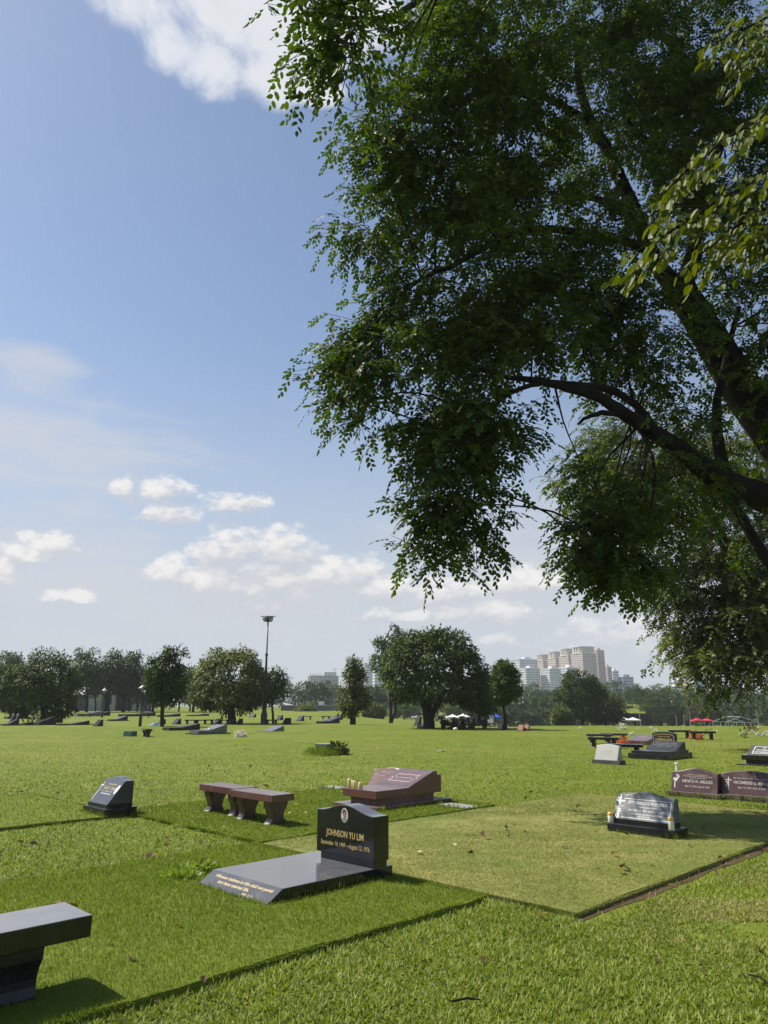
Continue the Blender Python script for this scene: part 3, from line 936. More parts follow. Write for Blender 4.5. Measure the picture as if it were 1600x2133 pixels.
tree('broad_tree', 'broad dark round headed tree with forked trunk, right of centre', (893, 1517),
     [(905, 1385, 88, 70), (850, 1400, 60, 70), (960, 1405, 60, 62), (905, 1430, 92, 40), (870, 1350, 48, 38), (935, 1350, 55, 40), (985, 1425, 40, 52), (905, 1335, 40, 26)],
     [([(893, 1517), (889, 1490), (883, 1470), (868, 1440)], [12, 8, 6, 4]), ([(895, 1515), (898, 1488), (912, 1468), (926, 1440)], [10, 7, 6, 4]), ([(893, 1500), (893, 1475), (898, 1440)], [5, 5, 3])],
     M_mango2, 980, 15, 0.5, 0.34, 0.15, 0.55, tone=(0.0, 1.0))
tree('leaning_tree', 'thin tree with uneven crown and bare twigs on top, by the left lamp post', (338, 1513),
     [(345, 1398, 34, 30), (322, 1425, 28, 32), (368, 1422, 28, 30), (352, 1362, 18, 18), (318, 1374, 12, 12), (380, 1362, 12, 9), (340, 1452, 30, 18), (366, 1455, 18, 14), (318, 1402, 18, 14), (374, 1392, 16, 12)],
     [([(338, 1513), (338, 1480), (341, 1440), (348, 1395)], [4.5, 3.6, 3, 2])], M_tall, 300, 14, 0.45, 0.34, 0.14, 0.45, shell=0.3,
     extra_twigs=[[(362, 1375), (370, 1352), (376, 1340)], [(370, 1352), (364, 1342)], [(325, 1390), (312, 1374), (306, 1362)], [(372, 1350), (382, 1338)], [(366, 1362), (360, 1346)]])
tree('slender_tree', 'small open crowned tree just right of the floodlight mast', (570, 1507),
     [(572, 1430, 32, 38), (586, 1412, 16, 20), (555, 1442, 28, 30), (578, 1398, 12, 12), (592, 1434, 12, 18)],
     [([(570, 1507), (568, 1480), (566, 1445)], [2.6, 2.2, 1.6])], M_tall, 170, 13, 0.5, 0.34, 0.14, 0.4, shell=0.3)
tree('conical_tree', 'upright conical tree with leaves nearly to the ground, centre of the lawn', (757 - 22, 1509),
     [(735, 1455, 36, 40), (738, 1420, 28, 32), (740, 1388, 18, 24), (725, 1470, 28, 22), (752, 1462, 22, 28), (728, 1400, 16, 14), (757, 1405, 12, 10)],
     [([(735, 1509), (736, 1480), (738, 1440), (740, 1390)], [6.5, 5, 3, 1.5])], M_mango, 330, 14, 0.42, 0.32, 0.14, 0.4, shell=0.35, tone=(0.0, 1.0))
tree('slender_tree', 'tall thin twin trunked tree rising behind the left of the broad tree', (815, 1506),
     [(815, 1365, 40, 36), (826, 1328, 22, 24), (795, 1340, 18, 14), (790, 1380, 22, 22), (822, 1305, 10, 8), (812, 1405, 28, 28)],
     [([(812, 1506), (815, 1480), (813, 1440), (822, 1370)], [2.6, 2.2, 2, 1.5]), ([(814, 1506), (823, 1478), (820, 1440), (815, 1390)], [2.8, 2.4, 2, 1.4])], M_tall, 300, 14, 0.55, 0.36, 0.15, 0.4, shell=0.3)
tree('slender_tree', 'thin tree joined to the right side of the broad tree crown', (998, 1512),
     [(1000, 1440, 34, 42), (1012, 1465, 24, 22), (985, 1455, 28, 28)], [([(997, 1512), (998, 1485), (1000, 1450)], [4, 3.4, 2.5])], M_mango2, 180, 14, 0.5, 0.34, 0.14, 0.5)
tree('slender_tree', 'slender tree with light crown and curved trunk, right of the broad tree', (1052, 1520),
     [(1052, 1412, 28, 34), (1045, 1440, 24, 26), (1066, 1430, 18, 24), (1048, 1395, 18, 16)],
     [([(1054, 1520), (1052, 1490), (1046, 1462), (1050, 1420)], [3.6, 2.8, 2.4, 1.6])], M_tall, 240, 14, 0.42, 0.30, 0.13, 0.45, tone=(0.2, 0.95))
tree('dark_tree', 'dark tall rounded tree before the white apartment blocks', (1213, 1510),
     [(1208, 1445, 46, 34), (1205, 1420, 34, 26), (1228, 1440, 34, 30), (1180, 1452, 26, 24), (1215, 1470, 44, 28)],
     [([(1213, 1509), (1213, 1480), (1210, 1445)], [4, 3.2, 2])], M_mango2, 420, 13, 0.8, 0.55, 0.24, 0.4, y=112, tone=(0.0, 0.7))
tree('dark_tree', 'brownish low tree at the right shoulder of the dark tall tree', (1262, 1508),
     [(1258, 1470, 34, 28), (1275, 1482, 28, 24), (1240, 1480, 26, 26)], [([(1262, 1509), (1260, 1480)], [3, 2])], M_olive, 240, 13, 0.8, 0.55, 0.25, 0.4, y=118)
tree('layered_tree', 'dark tiered tree with flat layered boughs behind the white double tent', (1375, 1508),
     [(1368, 1470, 46, 8), (1375, 1483, 50, 8), (1370, 1456, 34, 7), (1380, 1496, 42, 8), (1372, 1445, 22, 6)], [([(1376, 1509), (1374, 1450)], [2.5, 1])], M_mango2, 300, 13, 0.7, 0.6, 0.22, 0.1, y=203)
tree('dark_tree', 'dark pointed bushy tree above the lawn slope, right distance', (1325, 1480),
     [(1325, 1456, 30, 22), (1330, 1440, 16, 12), (1310, 1464, 20, 14), (1345, 1462, 18, 14)], [([(1325, 1482), (1325, 1455)], [2, 1])], M_wood, 170, 13, 1.3, 0.9, 0.4, 0.3, y=250)
tree('round_bush', 'olive brown rounded bush behind the red double tent', (1460, 1505),
     [(1458, 1483, 26, 22), (1446, 1488, 16, 16), (1472, 1488, 15, 16)], [([(1458, 1508), (1458, 1485)], [2, 1.2])], M_olive, 190, 13, 0.8, 0.6, 0.28, 0.35, y=195)
tree('round_bush', 'pale green rounded bush far left of the conical tree, on the wall line', (636, 1492),
     [(636, 1479, 22, 12), (625, 1484, 12, 8), (648, 1482, 12, 9)], [([(636, 1493), (636, 1480)], [1.5, 1])], M_bush, 130, 12, 0.7, 0.5, 0.22, 0.35, y=150)
tree('round_bush', 'rounded dark and light bush right of the conical tree', (780, 1494),
     [(778, 1480, 22, 15), (768, 1484, 14, 10), (792, 1485, 12, 10)], [([(779, 1496), (778, 1482)], [1.5, 1])], M_bush, 150, 12, 0.6, 0.45, 0.2, 0.35, y=125, tone=(0.0, 0.6))
tree('round_bush', 'yellow green bush at the left foot of the dark tall tree', (1170, 1508),
     [(1170, 1490, 17, 18), (1178, 1497, 14, 12), (1160, 1496, 12, 12)], [([(1170, 1510), (1170, 1492)], [1.6, 1])], M_bush, 150, 12, 0.6, 0.45, 0.2, 0.35, y=100, tone=(0.1, 0.8))
tree('round_bush', 'light green bush between the broad tree trunk and the white tents', (940, 1485),
     [(940, 1474, 17, 18), (950, 1480, 14, 12)], [([(940, 1498), (940, 1480)], [1.5, 1])], M_bush, 120, 12, 0.7, 0.5, 0.22, 0.35, y=175)
tree('round_bush', 'light green scrub between the thin trunks, near the blue tent', (1018, 1488),
     [(1018, 1476, 22, 18), (1005, 1484, 14, 12), (1035, 1484, 16, 14)], [([(1018, 1500), (1018, 1480)], [1.5, 1])], M_bush, 130, 12, 0.8, 0.55, 0.24, 0.35, y=170, tone=(0.0, 0.6))
tree('round_bush', 'pale scrub left of the broad tree trunk', (842, 1490),
     [(840, 1478, 26, 16), (860, 1482, 18, 13), (822, 1484, 14, 10)], [([(842, 1498), (842, 1480)], [1.5, 1])], M_wood, 130, 12, 0.8, 0.55, 0.24, 0.35, y=178, tone=(0.2, 1.0))
# the row of tall trees behind, left
row = [('tall dark tree at the far left behind the low round tree', 8, 1483, [(8, 1385, 38, 30), (30, 1378, 22, 18), (-5, 1420, 40, 40)], 22, 5.5),
       ('tall hazy tree directly right of the low round tree', 180, 1481, [(180, 1390, 42, 36), (168, 1420, 34, 36), (200, 1415, 30, 36), (182, 1364, 26, 14)], 22, 3),
       ('tall dark tree with thick trunk behind the further lamp post', 222, 1484, [(236, 1385, 32, 28), (222, 1410, 34, 34), (246, 1415, 28, 34), (240, 1362, 16, 10)], 24, 6),
       ('tall dark tree at the right end of the back row', 256, 1482, [(270, 1390, 30, 26), (258, 1418, 34, 32), (288, 1412, 22, 34), (280, 1368, 16, 12)], 24, 4),
       ('dim tree filling the gap behind the leaning thin tree', 318, 1482, [(312, 1425, 36, 38), (345, 1440, 38, 34), (300, 1446, 28, 24)], 20, 3),
       ('dim tree behind the left side of the mango shaped round tree', 402, 1482, [(395, 1425, 34, 46), (420, 1440, 34, 34)], 20, 3),
       ('tall dim tree left behind the low round tree', 62, 1483, [(62, 1420, 40, 36), (40, 1425, 30, 40)], 22, 4)]
for lb, u, v, el_, n_, tw in row:
    y_ = 140
    tree('tall_tree', lb, (u, v), [(a, b, c, d) for a, b, c, d in el_],
         [([(u, v + 2), (u + 2, 1455), ((u + el_[0][0]) / 2, 1425), (el_[0][0], el_[0][1])], [tw, tw * 0.75, tw * 0.55, tw * 0.3]), ([(u + 1, 1458), (u - 8, 1438), (u - 12, 1420)], [tw * 0.5, tw * 0.4, tw * 0.2])],
         M_tall, 330, 13, 0.95, 0.62, 0.26, 0.35, y=y_, group='row of tall trees on the left', shell=0.35, tone=(0.0, 0.75))
# loose thin trunks under the back row
for i, (u, sp) in enumerate(((198, 12), (285, 10), (299, 9), (268, 9), (312, 8), (340, 8), (372, 8), (395, 7))):
    y_ = 146 + (i % 3) * 4
    tree('thin_tree', ['thin grey stemmed tree beside the pavilion window', 'thin stemmed tree left of the pavilion column', 'thin stemmed tree between pavilion columns', 'slim young tree before the dark pavilion wall',
                       'slim stem right of the pavilion', 'slim stem left behind the leaning tree', 'slim stem right behind the leaning tree', 'slim stem left of the mango shaped round tree'][i], (u, 1483),
         [(u + 3, 1440, sp + 8, 12), (u - 4, 1432, sp, 10)], [([(u, 1483), (u + 2, 1465), (u - 3, 1440)], [1.8, 1.5, 1])], M_tall, 60, 12, 0.8, 0.55, 0.24, 0.35, y=y_, group='thin stems in front of the pavilion', shell=0.2, tone=(0.0, 0.7))

# ------------------------------------------------------------------ the near tree and the one behind it
def sprays(ells, wts, ntwig, leaf, drift, tl=0.55, nleaf=6, nlet=7, gap=-0.22, gsc=0.85, tone=(0.0, 0.8), shell=2.2, keepn=0, avoid=None):
    C0 = np.array([e[0] for e in ells]); Rr = np.array([e[1] for e in ells])
    wt = np.asarray(wts, float); wt = wt / wt.sum()
    n = int(ntwig * 1.9)
    idx = rng.choice(len(ells), n, p=wt)
    d = rdir(n)
    r = rng.random((n, 1)) ** (1 / shell)
    P_ = C0[idx] + d * Rr[idx] * r
    gz_ = np.array([mnoise.noise(Vector(tuple(p * gsc))) for p in P_])
    keep = (gz_ > np.where(idx < keepn, -0.30, gap)) | (idx < 3) & (keepn > 0)
    if avoid is not None:      # leaves sit on outer twigs, not along the thick limbs
        A_, Ar = avoid
        for s0 in range(0, n, 2000):
            dd = np.linalg.norm(P_[s0:s0 + 2000, None, :] - A_[None], axis=2) - Ar[None]
            near = dd.min(axis=1)
            keep[s0:s0 + 2000] &= ~((near < 0.80) & (rng.random(len(near)) < 0.66))
    P_, d, idx = P_[keep][:ntwig], d[keep][:ntwig], idx[keep][:ntwig]
    n = len(P_)
    dn = np.array([0, 0, -1.0])
    T = unit(d * np.array([0.7, 0.7, 0.25]) + np.asarray(drift) + dn * 0.22 + rdir(n) * 0.42)
    ln = tl * (0.6 + 0.8 * rng.random((n, 1)))
    quads, tones = [], []
    tb = rng.random(n)
    for k in range(nleaf):
        f = (k + 0.6) / nleaf
        b = P_ + T * ln * f + dn * (f * f * 0.10 * ln)
        pn = unit(np.array([0, 0, 1.0]) + rdir(n) * 0.55)
        s = unit(np.cross(T, pn)) * (1 if k % 2 else -1)
        if k == nleaf - 1: s = s * 0.15
        Rd = unit(T * 0.55 + s * 0.85 + dn * 0.38 + rdir(n) * 0.25)
        rl = leaf * 2.6 * (0.75 + 0.5 * rng.random((n, 1)))
        pl = unit(np.cross(np.cross(Rd, pn), Rd) + rdir(n) * 0.25)
        s2 = np.cross(Rd, pl)
        for j in range(nlet):
            g = (j + 1) / nlet
            q = b + Rd * rl * g + dn * (g * g * 0.18 * rl)
            sg = (1 if j % 2 else -1) * (0.12 if j == nlet - 1 else 1)
            ld = unit(Rd * 0.62 + s2 * sg * 0.85 + dn * 0.30 + rdir(n) * 0.22)
            l = leaf * (0.75 + 0.45 * rng.random(n)) * (0.85 if j in (0, nlet - 1) else 1)
            sd = np.cross(ld, unit(pl + rdir(n) * 0.35))
            tt = np.clip(tone[0] + (tone[1] - tone[0]) * (0.5 * tb + 0.5 * rng.random(n)), 0, 1)
            if keepn:
                quads.append(ovals(q, ld, sd, l, l * 0.56)); tones.append(np.concatenate([tt, tt]))
            else:
                quads.append(kites(q, ld, sd, l, l * 0.68, 0.07, 0.46)); tones.append(tt)
    # twigs
    side = unit(np.cross(T, np.array([0.1, 0.2, 1.0])))
    upv = np.cross(side, T)
    w_ = 0.006 * leaf / 0.08
    a, e = P_ - T * 0.12 * ln, P_ + T * ln * 0.92
    tw = [np.stack([a - s * w_, a + s * w_, e + s * w_ * 0.4, e - s * w_ * 0.4], axis=1) for s in (side, upv)]
    return np.concatenate(quads), np.concatenate(tones), np.concatenate(tw)

def big_tree(name, label, base, ells, leaf, ntwig, limbs, mat, drift, depthf, gap, tone, joins=True, name_first=False):
    t = thing(name, label, 'tree', base, 0)
    E_ = [px_ell(u, v, ru, rv, y, depthf) for (u, v, ru, rv, y, *_) in ells]
    wts = [(e[2] / 100) * (e[3] / 100) * (e[4] / 10) ** 2 * (0.5 + 0.5 * e[2] / 100) * (e[5] if len(e) > 5 else 1.0) for e in ells]
    avoid = None
    if name_first:
        a_, r_ = [], []
        for pts, rad in limbs:
            P_, Rr = limb_pts(pts, rad, 5)
            for p, r0 in zip(P_, Rr):
                if r0 > 0.055: a_.append(tuple(p)); r_.append(r0)
        avoid = (np.array(a_), np.array(r_))
    q, tn, tw = sprays(E_, wts, ntwig, leaf, drift, tl=leaf * 6.5, gap=gap, tone=tone, keepn=NEDGE if name_first else 0, avoid=avoid)
    np_mesh('crown', q - np.array(base), mat, tn, t)
    np_mesh('twigs', tw - np.array(base), M_barkd, None, t, 'stuff')
    pool = []
    for k, (pts, rad) in enumerate(limbs):
        P_, Rr = limb_pts([Vector(p) - base for p in pts], rad, 5, 0.012)
        m_ = MB().tube(P_, Rr, 10)
        m_.part('trunk' if k == 0 else 'branch', M_bark, t, 0, True)
        if k not in (9, 13): pool += [(p, r_) for p, r_ in zip(P_, Rr)]
    if joins:
        m_ = MB()
        for e in E_:
            c = Vector(e[0]) - base
            for k in range(2):
                d = rdir(1)[0]
                b = c + Vector((d[0] * e[1][0], d[1] * e[1][1], d[2] * e[1][2])) * 0.75
                a, ar = min(pool, key=lambda pr: (pr[0] - b).length + random.random() * 2.2)
                L_ = (b - a).length
                mid_ = (a + b) / 2 + Vector((random.uniform(-.12, .12), random.uniform(-.12, .12), 0.10)) * L_
                P_, Rr = limb_pts([a, mid_, b], [min(ar * 0.5, 0.012 + 0.008 * L_), 0.008 + 0.004 * L_, 0.005], 4, 0.01)
                m_.tube(P_, Rr, 5)
        m_.part('small_branches', M_bark, t, 0, True, 'stuff')
    return t

K = 1.45
def L3(lst):   # (u, v, y, radius in px of the photograph)
    pts, rad = [], []
    for u, v, y, r in lst:
        p = at(u, v, y * K); pts.append(p)
        rad.append(0.76 * r * ((p - Vector((0, 0, H))).length) / F)
    return pts, rad
baseA = at(1905, 1640, 11.2 * K); baseA.z = 0.0
limbsA = [L3([(1905, 1648, 11.2, 62), (1850, 1400, 11.2, 56), (1750, 1150, 11.1, 54), (1640, 950, 11.0, 50), (1545, 810, 10.9, 46), (1465, 680, 10.8, 38), (1415, 600, 10.7, 36)]),
          L3([(1425, 620, 10.7, 27), (1365, 545, 10.6, 20), (1335, 470, 10.6, 17), (1275, 335, 10.5, 14), (1225, 237, 10.4, 11), (1206, 162, 10.3, 9), (1203, 60, 10.2, 6)]),
          L3([(1420, 610, 10.7, 27), (1443, 540, 10.9, 20), (1455, 470, 11.1, 16), (1470, 380, 11.3, 13), (1503, 280, 11.4, 12), (1469, 212, 11.5, 10), (1425, 125, 11.6, 9), (1370, 60, 11.7, 6)]),
          L3([(1350, 520, 10.6, 12), (1300, 502, 10.4, 11), (1230, 488, 10.1, 10), (1130, 476, 9.7, 9), (1060, 492, 9.5, 8), (950, 550, 9.2, 6.5), (880, 580, 9.0, 5), (820, 625, 8.8, 3)]),
          L3([(1340, 490, 10.6, 11), (1290, 432, 10.8, 9), (1230, 412, 11.0, 7), (1150, 420, 11.2, 5)]),
          L3([(1262, 300, 10.5, 9), (1215, 245, 10.4, 8), (1131, 200, 10.2, 7), (1050, 170, 10.0, 5), (980, 150, 9.8, 3)]),
          L3([(1465, 385, 11.3, 9), (1412, 337, 11.1, 9), (1337, 287, 10.9, 8), (1290, 230, 10.8, 4)]),
          L3([(1790, 1180, 11.1, 44), (1690, 1080, 10.6, 40), (1600, 1040, 10.3, 36), (1500, 998, 10.0, 30), (1400, 925, 9.7, 22), (1320, 875, 9.5, 18), (1255, 832, 9.3, 14), (1180, 808, 9.1, 11), (1120, 793, 9.0, 10), (1055, 785, 8.8, 6), (980, 760, 8.7, 3)]),
          L3([(1370, 900, 9.7, 12), (1320, 840, 9.7, 10), (1262, 810, 9.5, 9), (1190, 800, 9.2, 9), (1130, 796, 9.1, 8)]),
          L3([(1285, 862, 9.4, 8), (1250, 861, 9.3, 7), (1222, 870, 9.2, 5), (1204, 884, 9.15, 3)]),
          L3([(1130, 797, 9.0, 7), (1060, 820, 8.8, 6), (1020, 870, 8.7, 5), (998, 940, 8.6, 4), (988, 1030, 8.5, 3), (960, 1110, 8.4, 2)]),
          L3([(1520, 1010, 10.1, 15), (1497, 930, 10.2, 15), (1493, 850, 10.3, 11), (1510, 760, 10.5, 8), (1540, 640, 10.7, 5)]),
          L3([(1500, 1000, 10.1, 16), (1545, 1080, 10.0, 13), (1600, 1170, 9.9, 12), (1650, 1260, 9.9, 9)]),
          L3([(860, 45, 6.2, 6), (825, 70, 6.0, 4), (790, 50, 5.9, 3)]),
          L3([(1010, -120, 8.0, 9), (860, 10, 6.6, 7), (790, 40, 6.0, 4), (700, 30, 5.4, 3)])]
eA = [  # u, v, ru, rv, distance (x K), weight
    (735, 38, 54, 46, 5.3, 3.6), (742, 98, 32, 40, 5.3, 3.6), (748, 148, 26, 24, 5.3, 3.6),
    (975, 110, 95, 110, 8.6), (870, 250, 95, 75, 8.8, 1.3), (1050, 90, 150, 150, 8.9), (832, 240, 46, 34, 8.9, 1.7), (805, 325, 54, 44, 9.0), (808, 420, 58, 44, 9.0), (775, 480, 48, 32, 8.9, 1.7),
    (900, 400, 110, 110, 9.2), (765, 592, 62, 34, 8.6, 1.7), (785, 662, 74, 56, 8.6, 1.7), (768, 762, 64, 56, 8.5, 1.7), (738, 828, 42, 24, 8.5, 1.7), (815, 700, 100, 90, 8.7), (810, 830, 60, 70, 8.6),
    (1000, 300, 160, 150, 9.4), (990, 600, 170, 130, 9.2), (920, 800, 110, 90, 8.9), (1050, 720, 140, 90, 9.1),
    (935, 900, 74, 74, 8.6, 1.7), (1015, 880, 74, 60, 8.7, 1.7), (945, 985, 66, 56, 8.5, 1.7), (978, 1055, 50, 52, 8.4, 1.7), (895, 1045, 38, 26, 8.4, 1.7), (915, 1110, 42, 32, 8.3, 1.7), (985, 1125, 30, 36, 8.4, 1.7), (880, 1150, 26, 18, 8.3, 1.7),
    (1150, 450, 170, 170, 9.8), (1180, 620, 150, 120, 9.6), (1250, 200, 190, 200, 10.2), (1420, 200, 190, 220, 10.6), (1520, 420, 130, 150, 10.6), (1350, 480, 150, 130, 10.4),
    (1330, 680, 150, 100, 10.0), (1480, 720, 130, 150, 10.5), (1330, 780, 90, 60, 9.9), (1540, 900, 110, 120, 10.2), (1400, 860, 90, 60, 9.8),
    (1330, 930, 90, 60, 9.8), (1290, 1000, 90, 60, 9.5), (1400, 1010, 110, 70, 9.8), (1225, 1085, 46, 44, 9.2, 1.7), (1290, 1110, 80, 60, 9.3, 1.7), (1270, 1165, 50, 36, 9.1, 1.7), (1300, 1170, 50, 50, 9.2, 1.7), (1390, 1100, 80, 50, 9.6),
    (1560, 1050, 90, 80, 10.0), (1590, 650, 90, 160, 10.6),
    (1780, 350, 200, 380, 10.8, 0.5), (1250, -180, 420, 180, 9.8, 0.55), (1750, 850, 160, 240, 10.6, 0.45)]
eA = eA[:3] + sorted(eA[3:], key=lambda q: 0 if (q[0] < 1060 and q[4] < 9.3) else 1)
NEDGE = 3 + sum(1 for q in eA[3:] if q[0] < 1060 and q[4] < 9.3)
eA = [(u, v, ru, rv, y * K, *r_) for (u, v, ru, rv, y, *r_) in eA]
tA = big_tree('shade_tree', 'large leafy tree filling the upper right, dark limbs from the right edge', baseA, eA, 0.112, 5150, limbsA, M_leafA, (-0.25, -0.1, 0.0), 0.75, -0.06, (0.0, 0.95), name_first=True)

# sunlit sprays hanging close to the camera: every leaf its own piece
brp = [[(1700, 60, 4.4), (1600, 225, 4.2), (1520, 285, 4.05), (1440, 345, 3.95), (1375, 412, 3.9)], [(1720, 230, 4.3), (1600, 355, 4.15), (1500, 415, 4.0), (1400, 480, 3.9), (1305, 535, 3.8)],
       [(1720, 330, 4.3), (1600, 430, 4.2), (1530, 475, 4.1), (1455, 535, 4.0)], [(1740, -30, 4.6), (1630, 20, 4.5), (1560, 55, 4.4), (1480, 85, 4.3)], [(1700, 20, 4.5), (1600, 70, 4.4), (1545, 130, 4.3)],
       [(1700, 380, 4.4), (1610, 470, 4.3), (1570, 505, 4.25)]]
leaf_meshes = []
for k in range(5):
    L_ = 0.066 + 0.009 * k; w2 = L_ * (0.29 + 0.02 * (k % 3))
    vs = [(0, 0, 0), (w2 * 0.75, L_ * 0.22, 0.006), (w2, L_ * 0.52, 0.006), (w2 * 0.6, L_ * 0.82, 0.0), (0, L_, -0.010), (-w2 * 0.6, L_ * 0.82, 0.0), (-w2, L_ * 0.52, 0.006), (-w2 * 0.75, L_ * 0.22, 0.006), (0, L_ * 0.5, 0.0)]
    me = bpy.data.meshes.new('leaf')
    me.from_pydata(vs, [], [(0, 1, 2, 8), (8, 2, 3, 4), (0, 8, 6, 7), (8, 4, 5, 6)])
    a_ = me.attributes.new('tone', 'FLOAT', 'POINT')
    a_.data.foreach_set('value', [0.2 + 0.17 * k] * len(vs))
    me.materials.append(M_leafN)
    leaf_meshes.append(me)
count = 0
xq = []
for pts in brp:
    P_, Rr = limb_pts([at(u, v, y) - baseA for u, v, y in pts], [0.014] + [0.009] * (len(pts) - 2) + [0.003], 8)
    br = MB().tube(P_, Rr, 6).part('spray_branch', M_bark, tA, 0, True)
    n = 66 if len(pts) > 4 else 42
    for i in range(150):
        f = random.random() ** 0.9 * 0.98 + 0.02
        x = f * (len(P_) - 1); j = min(int(x), len(P_) - 2)
        p = P_[j].lerp(P_[j + 1], x - j); d = (P_[j + 1] - P_[j]).normalized()
        s = d.cross(Vector((0, 0, 1))).normalized()
        o_ = s * random.gauss(0, 0.12) + Vector((0, 0, random.uniform(-0.2, 0.06)))
        ld = d * 0.5 + s * random.uniform(-1, 1) + Vector((0, 0, -random.uniform(0.1, 0.9)))
        xq.append((p + o_, ld))
    for i in range(n):
        f = (i + random.random()) / n * 0.93 + 0.07
        x = f * (len(P_) - 1); j = min(int(x), len(P_) - 2)
        p = P_[j].lerp(P_[j + 1], x - j)
        d = (P_[j + 1] - P_[j]).normalized()
        s = d.cross(Vector((0, 0, 1))).normalized() * (1 if i % 2 else -1)
        off = s * random.uniform(0.0, 0.17) + Vector((0, 0, -random.uniform(-0.05, 0.16))) + d * random.uniform(-0.03, 0.06)
        ld = (d * 0.45 + s * random.uniform(0.1, 0.9) + Vector((0, 0, -random.uniform(0.25, 1.0)))).normalized()
        nm = (Vector((0, 0, 1)) + Vector((random.uniform(-.7, .7), random.uniform(-.7, .7), 0))).normalized()
        xx = ld.cross(nm).normalized(); zz = xx.cross(ld)
        o = bpy.data.objects.new('leaf', leaf_meshes[random.randrange(5)])
        C.objects.link(o)
        o.parent = br
        M_ = Matrix((xx, ld, zz)).transposed().to_4x4()
        M_.translation = p + off
        o.matrix_local = M_
        count += 1

n = len(xq)
q_ = ovals(np.array([tuple(a) for a, b in xq]), np.array([tuple(b) for a, b in xq]), rdir(n) * 0.6 + np.array([0.5, -0.6, 0.2]), 0.060 + 0.04 * rng.random(n), 0.038 + 0.02 * rng.random(n))
np_mesh('spray_leaves', q_, M_leafN, np.tile(rng.random(n), 2), tA, 'stuff')

# the tree behind, lower right, and its fainter neighbour
baseB = dpos(1560, 31); baseB.x += 1.5
eB = [(1240, 985, 74, 40, 31, 1.0), (1215, 1015, 60, 30, 31), (1250, 905, 55, 40, 31, 0.8), (1230, 1045, 60, 40, 31), (1330, 945, 120, 90, 32), (1450, 985, 150, 100, 33), (1330, 1065, 100, 60, 32),
      (1400, 1148, 62, 50, 29), (1390, 1208, 60, 40, 29, 1.1), (1460, 1198, 100, 90, 30), (1560, 1148, 110, 120, 30), (1430, 1288, 62, 45, 29, 1.1), (1500, 1308, 100, 80, 29), (1580, 1288, 90, 110, 29),
      (1480, 1368, 66, 40, 28, 1.1), (1540, 1388, 80, 50, 28), (1420, 1333, 36, 22, 28), (1700, 1168, 160, 220, 32, 0.6), (1650, 935, 140, 160, 33, 0.5)]
limbsB = [([baseB + Vector((0, 0, -0.1)), baseB + Vector((-.2, 0, 3)), baseB + Vector((-.6, 0.2, 6)), baseB + Vector((-1.8, 0.3, 10))], [0.34, 0.27, 0.2, 0.1]),
          ([baseB + Vector((-.2, 0, 3)), at(1540, 1300, 30), at(1470, 1230, 30), at(1400, 1230, 29.5)], [0.15, 0.11, 0.07, 0.03]),
          ([baseB + Vector((-.5, 0, 5.4)), at(1500, 1130, 31), at(1380, 1060, 32), at(1260, 1010, 31.5)], [0.15, 0.11, 0.08, 0.03])]
tB = big_tree('shade_tree', 'second leafy tree further back at the right, paler drooping foliage down to the lawn', baseB, eB, 0.15, 2700, limbsB, M_leafB, (-0.25, -0.2, -0.05), 0.8, -0.30, (0.1, 1.0))
# ------------------------------------------------------------------ stones
EXCL = []           # footprints (a0, a1, b0, b1) kept clear of grass blades
def foot(loc, rz, x0, x1, y0, y1):
    cs, sn = math.cos(rz), math.sin(rz)
    q = [ab(loc[0] + x * cs - y * sn, loc[1] + x * sn + y * cs) for x, y in ((x0, y0), (x1, y0), (x1, y1), (x0, y1))]
    EXCL.append((min(p[0] for p in q), max(p[0] for p in q), min(p[1] for p in q), max(p[1] for p in q)))

_txt = {}
def text_mesh(s, bold):
    if (s, bold) in _txt: return _txt[(s, bold)]
    cu = bpy.data.curves.new('t', 'FONT')
    cu.body = s; cu.size = 1.0; cu.offset = bold; cu.resolution_u = 2; cu.fill_mode = 'FRONT'
    ob = bpy.data.objects.new('t', cu)
    C.objects.link(ob)
    bpy.context.view_layer.update()
    dg = bpy.context.evaluated_depsgraph_get()
    me = ob.evaluated_get(dg).to_mesh()
    vs = [(p.co.x, p.co.y) for p in me.vertices]
    fs = [tuple(p.vertices) for p in me.polygons]
    ob.evaluated_get(dg).to_mesh_clear()
    bpy.data.objects.remove(ob); bpy.data.curves.remove(cu)
    x0 = min(p[0] for p in vs); x1 = max(p[0] for p in vs)
    r = ([(p[0] - x0, p[1]) for p in vs], fs, x1 - x0)
    _txt[(s, bold)] = r
    return r

class Face:
    """a flat face of a stone: local frame for lettering and engraved marks"""
    def __init__(s, o, ux, uy):
        s.o, s.x, s.y = Vector(o), Vector(ux).normalized(), Vector(uy).normalized()
        s.n = s.x.cross(s.y)
    k = 1.0
    def p(s, x, y, h=0.002): return s.o + s.x * x + s.y * (y * s.k) + s.n * h

def lettering(parent, face, lines, mat, name='lettering'):
    """lines: (text, centre x, baseline y, cap height, width, shear, bold)"""
    for (s, cx, y, hh, wd, sh, bold) in lines:      # every line of writing is a part of its own
        vs, fs, tw = text_mesh(s, bold)
        sx, sy = wd / tw, hh / 0.70
        me = bpy.data.meshes.new(name)
        me.from_pydata([face.p(cx - wd / 2 + px * sx + py * sy * sh, y + py * sy) for px, py in vs], [], fs)
        me.materials.append(mat)
        o = bpy.data.objects.new(name, me)
        C.objects.link(o)
        o.parent = parent

